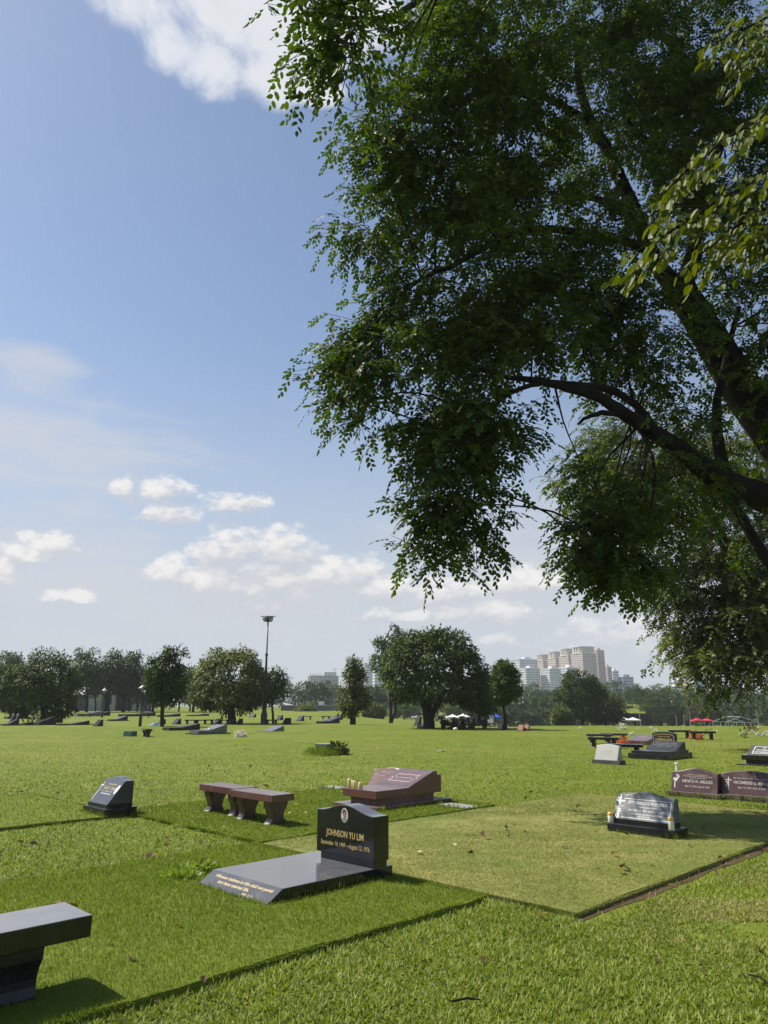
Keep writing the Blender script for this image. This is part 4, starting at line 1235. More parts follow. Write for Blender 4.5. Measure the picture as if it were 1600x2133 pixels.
def marks(parent, face, strokes, mat, name, h=0.0025):
    """strokes: (points, width) lines; discs: ('disc', cx, cy, rx, ry)"""
    m = MB()
    for st in strokes:
        if st[0] == 'disc':
            _, cx, cy_, rx, ry = st
            vs = [face.p(cx + rx * math.cos(2 * math.pi * i / 20), cy_ + ry * math.sin(2 * math.pi * i / 20), h) for i in range(20)]
            m.add(vs, [tuple(range(20))])
        elif st[0] == 'ring':
            _, cx, cy_, rx, ry, t_ = st
            a = [face.p(cx + rx * math.cos(2 * math.pi * i / 24), cy_ + ry * math.sin(2 * math.pi * i / 24), h) for i in range(24)]
            b = [face.p(cx + (rx - t_) * math.cos(2 * math.pi * i / 24), cy_ + (ry - t_) * math.sin(2 * math.pi * i / 24), h) for i in range(24)]
            m.add(a + b, [(i, (i + 1) % 24, 24 + (i + 1) % 24, 24 + i) for i in range(24)])
        else:
            pts, wd = st
            for (x0, y0), (x1, y1) in zip(pts[:-1], pts[1:]):
                d = Vector((x1 - x0, y1 - y0)); L = d.length
                if L < 1e-6: continue
                d /= L; q = Vector((-d.y, d.x)) * wd / 2; e = d * wd / 2
                m.add([face.p(x0 - e.x + q.x, y0 - e.y + q.y, h), face.p(x0 - e.x - q.x, y0 - e.y - q.y, h), face.p(x1 + e.x - q.x, y1 + e.y - q.y, h), face.p(x1 + e.x + q.x, y1 + e.y + q.y, h)], [(0, 1, 2, 3)])
                h += 0.00012
    me = bpy.data.meshes.new(name)
    me.from_pydata(m.v, [], m.f)
    me.materials.append(mat)
    o = bpy.data.objects.new(name, me)
    C.objects.link(o)
    o.parent = parent
    return o

def serp(w_, h, rise, kind='serp', n=14):
    """front outline of a stone (x, z), counter-clockwise from the lower left"""
    pts = [(w_ / 2, 0.0)]
    for i in range(n + 1):
        f = 1 - i / n
        x = -w_ / 2 + w_ * f
        s = 2 * f - 1
        if kind == 'serp':
            z = rise * (0.5 + 0.5 * math.cos(math.pi * min(1, abs(s) / 0.92)))
        elif kind == 'arch':
            z = rise * (1 - s * s)
        elif kind == 'peak':
            z = rise * max(0.0, 1 - max(0, abs(s + 0.05) - 0.12) / 0.55) if abs(s) < 0.75 else 0.0
        else:
            z = 0.0
        pts.append((x, h + z))
    pts.append((-w_ / 2, 0.0))
    return pts[::-1][0:1] + pts[0:-1]

def stone_body(w_, h, rise, db, dt, y0, z0, kind='serp'):
    """leaning front, upright back"""
    prof = serp(w_, h, rise, kind)
    lean = db - dt
    fr = [(x, y0 + lean * z / h, z0 + z) for x, z in prof]
    bk = [(x, y0 + db, z0 + z) for x, z in prof]
    return MB().loft(fr, bk)

RZ = R(-45)
def headstone(name, label, loc, base, body, mats, kind='serp', plinth=0.0, group=None, rz=RZ, y0=None, bevel=0.006, cat='headstone', rough_base=False):
    """base: (width, depth, height); body: (width, height, rise, depth at bottom, depth at top)"""
    t = thing(name, label, cat, loc, rz, group)
    bw, bd, bh = base
    w_, h, rise, db, dt = body
    b = MB().box((0, bd / 2, bh / 2 - 0.03), (bw, bd, bh + 0.06))
    b.part('base', mats[1], t, bevel)
    yy = (bd - db) / 2 if y0 is None else y0
    if plinth:
        MB().box((0, yy + db / 2, bh + plinth / 2), (w_, db, plinth)).part('plinth', mats[1], t, bevel * 0.5)
    st = stone_body(w_, h, rise, db, dt, yy, bh + plinth, kind)
    st.part('stone', mats[0], t, bevel)
    lean = db - dt
    f = Face((0, yy, bh + plinth), (1, 0, 0), (0, lean, h))
    foot(loc, rz, -bw / 2, bw / 2, 0, bd)
    return t, f, math.hypot(lean, h)

def mid(uL, vL, uR, vR, z=0.0):
    return (G(uL, vL, z) + G(uR, vR, z)) / 2

# --- the black grave in front: ledger slab with a bevelled lip and an upright stone
front_c = mid(410, 1845, 555, 1890, 0.03)
front_c.z = 0.03
t = thing('ledger_grave', 'polished black granite grave with flat ledger slab, arched upright stone and gold lettering', 'grave', front_c, RZ)
SW, SL, ST = 1.04, 1.46, 0.112
prof = [(0.0, -0.08), (0.0, 0.012), (0.165, ST), (SL, ST), (SL, -0.08)]
MB().prism_x(prof, -SW / 2, SW / 2).part('ledger_slab', M_black, t, 0.005)
hy = SL - 0.25
MB().box((0.13, hy + 0.10, ST + 0.03), (0.76, 0.17, 0.06)).part('neck', M_black, t, 0.003)
stn = MB()
prof = serp(0.83, 0.39, 0.07, 'serp', 22)
stn.loft([(x + 0.13, hy - 0.015, ST + 0.06 + z) for x, z in prof], [(x + 0.13, hy + 0.175, ST + 0.06 + z) for x, z in prof])
stn.part('upright_stone', M_black, t, 0.006)
f = Face((0.13, hy - 0.015, ST + 0.06), (1, 0, 0), (0, 0, 1))
lettering(t, f, [('JOHNSON YU LIM', 0.0, 0.165, 0.058, 0.54, 0, 0.018), ('September 14, 1949 ~ August 12, 1976', 0.0, 0.078, 0.040, 0.70, 0.18, 0.012)], M_gold)
pl = marks(t, f, [('disc', 0.0, 0.365, 0.050, 0.068)], M_photo, 'portrait_plaque', 0.003)
marks(pl, f, [('disc', 0.0, 0.322, 0.036, 0.022)], M_coat, 'coat_print', 0.0045)
marks(pl, f, [('disc', -0.002, 0.388, 0.027, 0.032)], M_hair, 'hair_print', 0.0052)
marks(pl, f, [('disc', 0.002, 0.372, 0.020, 0.029)], M_skin, 'face_print', 0.0060)
lip = Face((0, 0, 0.012), (1, 0, 0), (0, 0.165, ST - 0.012))
lettering(t, lip, [('Whoever believes in Him shall not perish', 0.02, 0.125, 0.034, 0.86, 0.2, 0.012), ('but have eternal life.', -0.06, 0.070, 0.034, 0.47, 0.2, 0.012), ('John 3:16', 0.20, 0.028, 0.026, 0.15, 0.2, 0.008)], M_gold)
foot(front_c, RZ, -SW / 2, SW / 2, 0.0, SL)

# --- slanted black stone on the left lot
loc = mid(166.5, 1693, 222.5, 1709); loc.z = 0.03
t, f, sl_ = headstone('slant_headstone', 'slanted black headstone with white cross line and oval photo frame, left of the red benches', loc, (0.76, 0.50, 0.10),
                      (0.64, 0.32, 0.045, 0.40, 0.14), (M_slant, M_dark), 'serp', 0.05)
f.k = 0.92
lettering(t, f, [('At Home In Rest', 0.03, 0.345, 0.030, 0.26, 0.1, 0.02), ('Opah D. Tejada', 0.02, 0.265, 0.050, 0.38, 0.25, 0.012)], M_gold)
lettering(t, f, [('June 12, 1946 - March 4, 2015', 0.01, 0.215, 0.026, 0.36, 0.0, 0.01)], M_etch, 'date_lettering')
marks(t, f, [([(-0.27, 0.05), (-0.27, 0.38)], 0.012), ([(-0.315, 0.32), (-0.225, 0.32)], 0.012), ([(-0.13, 0.18), (0.17, 0.18)], 0.009)], M_white, 'cross_line')
marks(t, f, [('ring', 0.27, 0.28, 0.042, 0.085, 0.013)], M_white, 'photo_frame')
marks(t, f, [('disc', 0.27, 0.28, 0.030, 0.072)], M_photo, 'portrait_plaque', 0.0022)

# --- grey stone on the dry lot, two candles on its base
loc = mid(1269.5, 1729, 1401, 1747, 0.05); loc.z = 0.05
t, f, sl_ = headstone('slant_headstone', 'dark grey slanted headstone with white border and cross on the dry grass lot', loc, (0.88, 0.40, 0.085),
                      (0.77, 0.275, 0.05, 0.26, 0.10), (M_grey, M_dark), 'peak', 0.06, y0=0.07)
f.k = 0.93
bx0, bx1, by0, by1 = -0.315, 0.355, 0.028, 0.292
marks(t, f, [([(-0.27, by1), (bx1, by1)], 0.009), ([(bx1, by1), (bx1, by0)], 0.009), ([(bx1, by0), (-0.27, by0)], 0.009)], M_white, 'border_line')
lettering(t, f, [('ATTY. FRANCISCO M. SIMEON SR.', 0.055, 0.225, 0.042, 0.53, 0, 0.022), ('ALWAYS IN OUR HEARTS', 0.05, 0.175, 0.020, 0.24, 0, 0.02),
                 ('JANUARY 29, 1927 - MARCH 23, 2021', 0.045, 0.122, 0.032, 0.48, 0, 0.022), ('THE RIGHTEOUS SHALL GO INTO LIFE ETERNAL.', 0.05, 0.078, 0.020, 0.42, 0, 0.02),
                 ('MATTHEW 25:46', 0.02, 0.046, 0.018, 0.16, 0, 0.02)], M_white)
cx_ = -0.325
marks(t, f, [([(cx_, 0.02), (cx_, 0.33)], 0.022), ([(cx_ - 0.055, 0.255), (cx_ + 0.055, 0.255)], 0.022)], M_white, 'engraved_cross')
fl = []
for i in range(26):
    y_ = 0.075 + 0.25 * random.random()
    fl.append(('disc', cx_ + random.uniform(-0.042, 0.048) * (0.5 + y_ * 1.4), y_, random.uniform(0.006, 0.013), random.uniform(0.006, 0.013)))
fl.append(([(cx_ - 0.02, 0.07), (cx_ - 0.035, 0.04), (cx_ - 0.015, 0.015)], 0.009))
marks(t, f, fl, M_white, 'engraved_flowers')
simeon = (loc, t)

# --- red stones behind it
loc = mid(1401, 1657, 1488, 1667); loc.z = 0.0
t, f, sl_ = headstone('rustic_headstone', 'dark red headstone with engraved rose and sunlit left half, on rough base', loc, (0.98, 0.42, 0.085),
                      (0.84, 0.33, 0.07, 0.28, 0.16), (M_redd, M_redrough), 'serp', 0.0, y0=0.06)
f.k = 0.80
lettering(t, f, [('NENITA N. ABLAZA', 0.06, 0.215, 0.062, 0.55, 0, 0.008), ('May 13, 1934 - July 23, 2022', 0.06, 0.115, 0.036, 0.44, 0.05, 0.008),
                 ('I will bless His goodness all the day', 0.05, 0.385, 0.022, 0.38, 0.1, 0.006), ('He has given me His Name to keep', 0.06, 0.348, 0.024, 0.52, 0.1, 0.006),
                 ('and all to the Lord', 0.06, 0.312, 0.022, 0.29, 0.1, 0.006)], M_etch)
rs = [([(-0.35, 0.09), (-0.355, 0.17), (-0.345, 0.25), (-0.31, 0.30)], 0.014)]
for k_ in range(14):
    rs.append(('disc', -0.29 + random.uniform(-0.03, 0.03), 0.345 + random.uniform(-0.03, 0.03), 0.016, 0.016))
for k_ in range(10):
    rs.append(('disc', -0.345 + random.uniform(-0.035, 0.05), 0.27 + random.uniform(-0.03, 0.03), 0.018, 0.010))
marks(t, f, rs, M_white, 'engraved_rose')

loc = mid(1511, 1664, 1606, 1676); loc.z = 0.0
t, f, sl_ = headstone('rustic_headstone', 'dark red headstone with engraved cross, in tree shade beside its sunlit twin', loc, (1.02, 0.42, 0.095),
                      (0.90, 0.33, 0.06, 0.28, 0.16), (M_redd, M_redrough), 'arch', 0.0, y0=0.06)
f.k = 0.80
lettering(t, f, [('NICOMEDES G. ABLAZA', 0.07, 0.235, 0.060, 0.62, 0, 0.008), ('Sept. 13, 1923 - Nov. 6, 2018', 0.06, 0.140, 0.036, 0.46, 0.05, 0.008),
                 ('My Heart Exults In The Lord. (1 Samuel 2:1)', 0.07, 0.345, 0.026, 0.62, 0.1, 0.006)], M_etch)
cr = [([(-0.33, 0.10), (-0.33, 0.36)], 0.018), ([(-0.375, 0.305), (-0.285, 0.305)], 0.018)]
for k_ in range(16):
    cr.append(('disc', -0.355 + random.uniform(-0.02, 0.03), 0.22 + random.uniform(-0.06, 0.05), 0.013, 0.013))
marks(t, f, cr, M_etch, 'engraved_cross')

# --- red family slab with wedge stone, and the separate rounded stone next to it
def ledger(name, label, loc, base, slab, wedge, mats, group=None, rz=RZ, neck=0.0, cat='grave', step=0.0, bevel=0.006):
    """base (w, l, h) lies on the ground, slab (w, l, thickness) on a neck above it, wedge (w, length, rise) at the far end"""
    t = thing(name, label, cat, loc, rz, group)
    z = 0.0
    if base:
        MB().box((0, base[1] / 2, base[2] / 2 - 0.03), (base[0], base[1], base[2] + 0.06)).part('base', mats[1], t, bevel)
        z = base[2]
    y0 = (base[1] - slab[1]) / 2 if base else 0.0
    if neck:
        MB().box((0, y0 + slab[1] / 2, z + neck / 2), (slab[0] * 0.84, slab[1] * 0.84, neck)).part('neck', mats[1], t, bevel * 0.5)
        z += neck
    MB().box((0, y0 + slab[1] / 2, z + slab[2] / 2), slab).part('slab', mats[0], t, bevel)
    z += slab[2]
    f = None
    if wedge:
        w_, l, r_ = wedge
        ye = y0 + slab[1]
        l0 = 0.10 + step
        prof = [(ye - l - l0, z), (ye - l0, z + r_), (ye - step, z + r_), (ye - step, z)]
        if step: prof = [(ye - l - l0, z), (ye - l0, z + r_), (ye - step, z + r_), (ye - step, z + r_ * 0.72), (ye, z + r_ * 0.72), (ye, z)]
        MB().prism_x(prof, -w_ / 2, w_ / 2).part('wedge_stone', mats[0], t, bevel * 0.8)
        f = Face((0, ye - l - l0, z), (1, 0, 0), (0, l, r_))
    L_ = base if base else slab
    foot(loc, rz, -L_[0] / 2, L_[0] / 2, 0, L_[1])
    return t, f

loc = mid(695, 1678, 784, 1693, 0.03); loc.z = 0.035
t, f = ledger('ledger_grave', 'red granite grave with raised slab and wedge stone carved with a scroll panel', loc, (1.04, 1.75, 0.055), (0.78, 1.55, 0.12), (0.78, 0.62, 0.22), (M_red, M_red), neck=0.10, step=0.10)
sc_ = [([(-0.22, 0.46), (0.24, 0.46)], 0.022), ([(-0.20, 0.33), (0.20, 0.33)], 0.014), ([(-0.26, 0.20), (0.22, 0.20)], 0.022), ([(-0.24, 0.20), (-0.24, 0.30), (-0.28, 0.34)], 0.018),
       ([(-0.22, 0.46), (-0.24, 0.38)], 0.018), ([(0.26, 0.46), (0.24, 0.38), (0.28, 0.34)], 0.018), ([(0.24, 0.20), (0.26, 0.30)], 0.018)]
marks(t, f, sc_, M_pinketch, 'scroll_panel')
marks(t, f, [([(-0.33, 0.07), (0.36, 0.07), (0.36, 0.56)], 0.012)], M_redd, 'panel_groove')
red_slab = loc.copy()
loc2 = G(800, 1649); loc2.z = 0.035
t, f, sl_ = headstone('slant_headstone', 'rounded red slanted headstone crowded with pale names, behind the wax candles', loc2, (1.02, 0.36, 0.03),
                      (0.98, 0.31, 0.05, 0.32, 0.12), (M_red, M_red), 'serp')
lettering(t, f, [('FAMILY OF THE LAO', 0.0, 0.315, 0.030, 0.52, 0, 0.012), ('together in rest', 0.0, 0.285, 0.018, 0.28, 0, 0.01)] +
          [(s_, -0.27, 0.235 - 0.042 * i, 0.024, 0.33, 0.1, 0.01) for i, s_ in enumerate(['LAO YANG BIAO', 'LAO SY TIONG', 'MARIA C. LAO', 'TAN SO HUA', 'PEDRO T. LAO'])] +
          [(s_, 0.27, 0.235 - 0.042 * i, 0.024, 0.33, 0.1, 0.01) for i, s_ in enumerate(['ELENA T. LAO', '1912 - 1984', 'JOSE L. TAN', '1920 - 1991'])], M_pinketch)
marks(t, f, [([(-0.02, 0.05), (-0.02, 0.23)], 0.020), ([(-0.055, 0.17), (0.015, 0.17)], 0.020), ([(-0.05, 0.10), (0.02, 0.15)], 0.014)], M_white, 'engraved_cross')

# --- flat markers let into the grass
def marker(label, u, v, w_, l, mat, z, rz=RZ):
    p = G(u, v); p.z = 0
    t = thing('flat_marker', label, 'grave marker', p, rz, None)
    MB().box((0, 0, z - 0.03), (w_, l, 0.06)).part('stone', mat, t, 0.004)
    lettering(t, Face((0, -0.08, z), (1, 0, 0), (0, 1, 0)), [('IN LOVING MEMORY', 0, 0.10, 0.030, w_ * 0.7, 0, 0.01)], M_conc)
    foot(p, rz, -w_ / 2, w_ / 2, -l / 2, l / 2)
marker('pale flat marker in the grass behind the right end of the red benches', 698, 1645.5, 0.62, 0.36, M_pale, 0.055)
marker('pale flat marker in front of the right corner of the red granite grave', 955, 1685, 0.62, 0.36, M_pale, 0.055)
marker('grey flat marker in the dry grass before the sunlit red headstone', 1335, 1659, 0.70, 0.34, M_palegrey, 0.035)
marker('small white tablet lying alone in the open lawn', 918, 1567, 0.22, 0.16, M_white, 0.06)
marker('small flat grey marker tucked beside the red grave base', 722, 1655, 0.30, 0.25, M_palegrey, 0.05)

# --- stones of the group on the right
loc = GG(1262, 1592)
t, f, sl_ = headstone('slant_headstone', 'pale grey headstone facing the light, on a rough dark base, right group', loc, (0.86, 0.34, 0.11), (0.70, 0.37, 0.05, 0.30, 0.13), (M_palegrey, M_roughdark), 'arch', 0.0)
lettering(t, f, [('REST IN PEACE', 0, 0.24, 0.032, 0.36, 0, 0.01), ('1931 - 2009', 0, 0.17, 0.028, 0.26, 0, 0.01)], M_conc)
loc = GG(1350, 1582)
t, f = ledger('ledger_grave', 'broad black stepped ledger grave with blue-grey lettered wedge, in the right group', loc, (1.30, 1.75, 0.17), (1.16, 1.55, 0.07), (1.0, 0.65, 0.24), (M_dark, M_dark))
lettering(t, f, [('SALVACION R. CRUZ', 0, 0.50, 0.060, 0.70, 0, 0.01), ('BELOVED MOTHER OF ALL', 0, 0.38, 0.05, 0.78, 0, 0.01), ('1929 - 2011', 0, 0.26, 0.045, 0.45, 0, 0.01)], M_palegrey)
MB().box((0.05, 1.62, 0.30), (0.72, 0.12, 0.24)).part('back_block', M_dark, t, 0.004)
loc = GG(1378, 1560)
t, f, sl_ = headstone('arched_headstone', 'black arched headstone with gold outlined panel, behind the broad stepped ledger', loc, (1.15, 0.55, 0.09), (0.90, 0.46, 0.07, 0.20, 0.17), (M_dark, M_dark), 'arch', 0.0, y0=0.25)
lettering(t, f, [('CHERRIE LING', 0, 0.20, 0.085, 0.66, 0, 0.012), ('Treasure of Our Hearts', 0, 0.34, 0.04, 0.5, 0, 0.01), ('1978 - 2004', 0, 0.10, 0.05, 0.4, 0, 0.01)], M_gold)
marks(t, f, [([(-0.40, 0.06), (-0.40, 0.36), (-0.33, 0.42), (0, 0.45), (0.33, 0.42), (0.40, 0.36), (0.40, 0.06)], 0.016)], M_gold, 'border_line')
loc = GG(1322, 1551)
t, f = ledger('ledger_grave', 'low red granite slab grave with tilted top beside orange flowers', loc, None, (0.95, 1.35, 0.16), (0.95, 0.9, 0.20), (M_red, M_redd), step=0.06)
lettering(t, f, [('ROSARIO', 0, 0.55, 0.07, 0.4, 0, 0.01), ('1950 - 2016', 0, 0.40, 0.05, 0.4, 0, 0.01)], M_pinketch)
loc = GG(1586, 1596)
t, f = ledger('ledger_grave', 'black slanted grave with white framed inscription cut by the right picture edge', loc, (1.30, 1.20, 0.035), (1.12, 0.85, 0.13), (1.0, 0.50, 0.24), (M_black, M_dark), neck=0.10)
marks(t, f, [([(-0.37, 0.08), (-0.37, 0.47), (0.37, 0.47), (0.37, 0.08), (-0.37, 0.08)], 0.02)], M_white, 'border_line')
lettering(t, f, [('C Y Z', 0.0, 0.36, 0.075, 0.3, 0, 0.02), ('DECEMBER 3, 1940', 0, 0.25, 0.06, 0.62, 0, 0.01), ('SEPTEMBER 21, 2012', 0, 0.13, 0.065, 0.66, 0, 0.01)], M_white)
# two terracotta stones by the slender tree
for i, (u, lb) in enumerate(((1083, 'left one of the two small terracotta headstones by the slender tree'), (1094, 'right one of the two small terracotta headstones by the slender tree'))):
    headstone('slant_headstone', lb, GG(u, 1522.5), (0.44, 0.3, 0.05), (0.40, 0.34, 0.0, 0.24, 0.10), (M_brick, M_brick), 'flat', bevel=0)
for u, lb in ((1040, 'small pale grey stone left of the slender tree foot'), (1047, 'upright dark grey stone against the slender tree foot')):
    headstone('slant_headstone', lb, GG(u, 1520), (0.34, 0.3, 0.04), (0.30, 0.30, 0.03, 0.22, 0.10), (M_palegrey if u == 1040 else M_dark, M_dark), 'arch', bevel=0)

# --- graves far across the lawn
FAR = 'dark graves scattered far across the lawn'
def far_slab(u, v, label, wl=(0.95, 1.9), rise=0.26, thick=0.14, base=True, mats=(M_dark, M_dark)):
    return ledger('ledger_grave', label, GG(u, v), (wl[0] + 0.3, wl[1] + 0.35, 0.06) if base else None, (wl[0], wl[1], thick), (wl[0], wl[1] * 0.55, rise), mats, FAR, bevel=0)
far_slab(345, 1521.5, 'long black slab grave rising to the right, blue cloth at its near end', (0.9, 2.3), 0.22, 0.18, False)
far_slab(398, 1530, 'grey topped wedge grave on wide base plate, white candle beside it', (1.0, 1.9), 0.30, 0.16, True, (M_grey, M_dark))
far_slab(541, 1524, 'smooth grey wedge slab rising out of the grass, near the white flowers', (1.0, 1.6), 0.30, 0.03, False, (M_grey, M_dark))
far_slab(46, 1511, 'black wedge grave under the low round tree, by the white tipped posts', (1.1, 2.4), 0.50, 0.16)
far_slab(118, 1511, 'low black slab with square head block at the right of the low round tree', (0.9, 2.6), 0.28, 0.08, False)
far_slab(3, 1511.5, 'dark grave at the left picture edge with small urn', (0.8, 1.2), 0.4, 0.12, False)
far_slab(92, 1506, 'half hidden dark grave behind the low round tree trunk', (0.9, 1.6), 0.4, 0.14, False)
far_slab(224, 1502, 'wedge grave on a thin plate halfway to the nearer lamp post', (0.9, 1.9), 0.36, 0.12)
far_slab(665, 1507, 'black wedge grave with white vases at its head, left of the conical tree', (0.9, 2.2), 0.34, 0.2, False)
far_slab(878, 1516.5, 'dark open book shaped grave at the foot of the broad tree', (0.9, 1.0), 0.34, 0.16, False)
far_slab(250, 1492.5, 'long low dark slab beneath the far lamp posts', (1.2, 5.0), 0.25, 0.3, False)
far_slab(158, 1493, 'grey far slab grave behind the low round tree, right side', (1.2, 3.2), 0.3, 0.4, False, (M_grey, M_grey))
far_slab(190, 1491, 'small dark far grave under the left row of trees', (1.0, 2.6), 0.3, 0.3, False)
far_slab(330, 1493.5, 'low dark far grave behind the leaning thin tree', (1.0, 3.0), 0.2, 0.25, False)
far_slab(392, 1491.5, 'far flat slab behind the benches under the round mango shaped tree', (1.2, 3.0), 0.15, 0.15, False)
far_slab(12, 1497.5, 'mossy dark far grave at the far left tree foot', (1.4, 2.4), 0.5, 0.3, False)
def far_wedge(u, v, label, h=0.5, w_=0.7, mats=(M_dark, M_dark)):
    return headstone('slant_headstone', label, GG(u, v), (w_ + 0.1, 0.55, 0.05), (w_, h, 0.0, 0.50, 0.14), mats, 'flat', group=FAR, bevel=0)
far_wedge(197, 1513, 'small dark wedge headstone alone in front of the left lamp post', 0.46)
far_wedge(330, 1508.5, 'small dark wedge headstone left of the leaning thin tree trunk', 0.38)
far_wedge(362, 1509, 'rounded black headstone peeping over the long black slab', 0.45)
far_wedge(446, 1507.5, 'small wedge headstone at the end of the four bench row', 0.40)
far_wedge(474, 1509, 'dark stone leaning at the left foot of the round mango shaped tree', 0.38)
far_wedge(493, 1509.5, 'upright dark stone right of the round mango shaped tree foot', 0.46, 0.4)
far_wedge(592, 1508.5, 'small dark wedge headstone right of the floodlight mast', 0.5)
far_wedge(578, 1500, 'tiny wedge headstone behind the bench at the mast', 0.5)
far_wedge(621, 1502, 'small wedge headstone behind the long lawn bench, left centre', 0.5)
far_wedge(694, 1503.5, 'wedge headstone with pale flowers left of the conical tree', 0.55)
far_wedge(703, 1499, 'tiny far wedge headstone just left of the conical tree', 0.5)
far_wedge(866, 1511, 'small dark headstone between the twin thin trunks and the broad tree', 0.70, 0.4)
far_wedge(522, 1494.5, 'low dark box shaped stone far behind the floodlight mast', 0.4, 1.0)
far_wedge(24, 1511, 'narrow statue like stone with pale top near the left edge, second from left', 0.62, 0.35)
far_wedge(14, 1511, 'narrow statue like stone with pale top nearest the left edge', 0.62, 0.35)
for u, lb in ((24, 'small pale ball finial vase on the second narrow stone at the left edge'), (14, 'small pale ball finial vase on the narrow stone nearest the left edge')):
    p = GG(u, 1511); 
    q = thing('stone_vase', lb, 'vase', (p.x + 0.30, p.y + 0.30, p.z + 0.67), 0, 'vases on narrow stones')
    MB().lathe([(0.05, 0), (0.07, 0.03), (0.04, 0.07), (0.10, 0.16), (0.10, 0.22), (0.03, 0.28)], 10).part('body', M_palegrey, q, 0, True)

# --- benches
def bench(label, loc, L, D, th, h, mats, rz, group, leg_w=0.13, footing=True, bevel=0.006, inset=0.17):
    t = thing('stone_bench', label, 'bench', loc, rz, group)
    MB().box((0, 0, h - th / 2), (L, D, th)).part('seat', mats[0], t, bevel)
    hh = h - th
    q = D * 0.40
    pr = [(q * 0.80, -0.05), (q * 0.80, hh * 0.12), (q * 0.62, hh * 0.26), (q * 0.62, hh * 0.40), (q * 0.74, hh * 0.58), (q * 0.98, hh * 0.76), (q, hh * 0.86), (q, hh - 0.001)]
    prof = pr + [(-y, z) for y, z in pr[::-1]]
    for s in (-1, 1):
        lg = MB().prism_x(prof, s * (L / 2 - L * inset) - leg_w / 2, s * (L / 2 - L * inset) + leg_w / 2).part('leg', mats[1], t, bevel * 0.7)
        if footing:
            MB().box((s * (L / 2 - L * inset), -q * 0.8, 0.012), (leg_w * 0.95, 0.07, 0.045), 0, 0.75).part('footing', M_conc, t, 0.012)
    foot(loc, rz, -L * 0.5 + L * inset - leg_w * 0.4, -L * 0.5 + L * inset + leg_w * 0.4, -q * 0.6, q * 0.6)
    foot(loc, rz, L * 0.5 - L * inset - leg_w * 0.4, L * 0.5 - L * inset + leg_w * 0.4, -q * 0.6, q * 0.6)
    return t
def bloc(uv, z): 
    p = G(uv[0], uv[1], z); return p
# nearest bench, cut by the left edge
L_, D_ = 1.15, 0.40
dirL = E1
cor = G(193.5, 1905, 0.43)                         # its nearest right top corner
c_ = cor - E1 * (L_ / 2) + E2 * (D_ / 2); c_.z = 0.02
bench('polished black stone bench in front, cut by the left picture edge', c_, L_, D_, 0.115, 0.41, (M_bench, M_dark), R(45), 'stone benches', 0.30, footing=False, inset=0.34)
cor = G(568, 1659, 0.42)
c2 = cor - Vector((.7071, -.7071, 0)) * 0.51 + E1 * 0.19; c2.z = 0.03
bench('right one of the two red granite benches standing end to end', c2, 1.00, 0.38, 0.092, 0.40, (M_red, M_redd), RZ, 'red granite benches', 0.14)
c3 = c2 - Vector((.7071, -.7071, 0)) * 1.005 + E1 * 0.09; c3.z = 0.03
bench('left one of the two red granite benches standing end to end', c3, 0.97, 0.38, 0.092, 0.405, (M_red, M_redd), RZ, 'red granite benches', 0.14)
for (u, v, L, lb, mats, rz) in (
    (1251, 1549, 1.1, 'dull red bench at the left end of the right group', (M_redd, M_redd), -20),
    (1281, 1547, 1.1, 'dull red bench next to the orange flowers in the right group', (M_redd, M_redd), -20),
    (1259, 1558, 1.15, 'black bench right behind the pale grey headstone', (M_dark, M_dark), -25),
    (1302, 1577, 1.15, 'black bench between the pale grey headstone and the broad ledger', (M_dark, M_dark), -25),
    (1417, 1538, 1.05, 'grey bench without flowers, far right lawn', (M_dark, M_dark), -12),
    (1464, 1541, 1.20, 'grey bench with orange flowers at its end, far right lawn', (M_dark, M_dark), -12),
    (305, 1534.5, 1.1, 'black bench seen from its end near the green box', (M_dark, M_dark), -62),
    (398, 1508.5, 1.15, 'left bench of the row behind the grey topped wedge grave', (M_dark, M_dark), -8),
    (419, 1508.5, 1.15, 'second bench of the row behind the grey topped wedge grave', (M_dark, M_dark), -8),
    (434, 1508, 1.0, 'third bench of the row behind the grey topped wedge grave', (M_dark, M_dark), -8),
    (467, 1508.5, 0.95, 'bench at the left foot of the round mango shaped tree', (M_dark, M_dark), -8),
    (566, 1508.5, 1.2, 'bench just right of the floodlight mast', (M_dark, M_dark), -8),
    (638, 1499, 1.5, 'long pale topped bench far left of the conical tree', (M_grey, M_dark), -8),
    (679, 1499, 1.1, 'dark bench behind the black wedge grave with vases', (M_dark, M_dark), -8),
    (300, 1495, 1.6, 'dark bench under the far lamp post pair', (M_dark, M_dark), 20),
    (180, 1493, 1.5, 'dark far bench near the left row of trees', (M_dark, M_dark), 0),
    (157, 1492, 1.5, 'grey far bench left of the lamp post by the pavilion', (M_grey, M_dark), 0)):
    bench(lb, GG(u, v), L, 0.38, 0.09, 0.40, mats, R(rz), 'stone benches', 0.14, bevel=0, footing=(u > 1240))

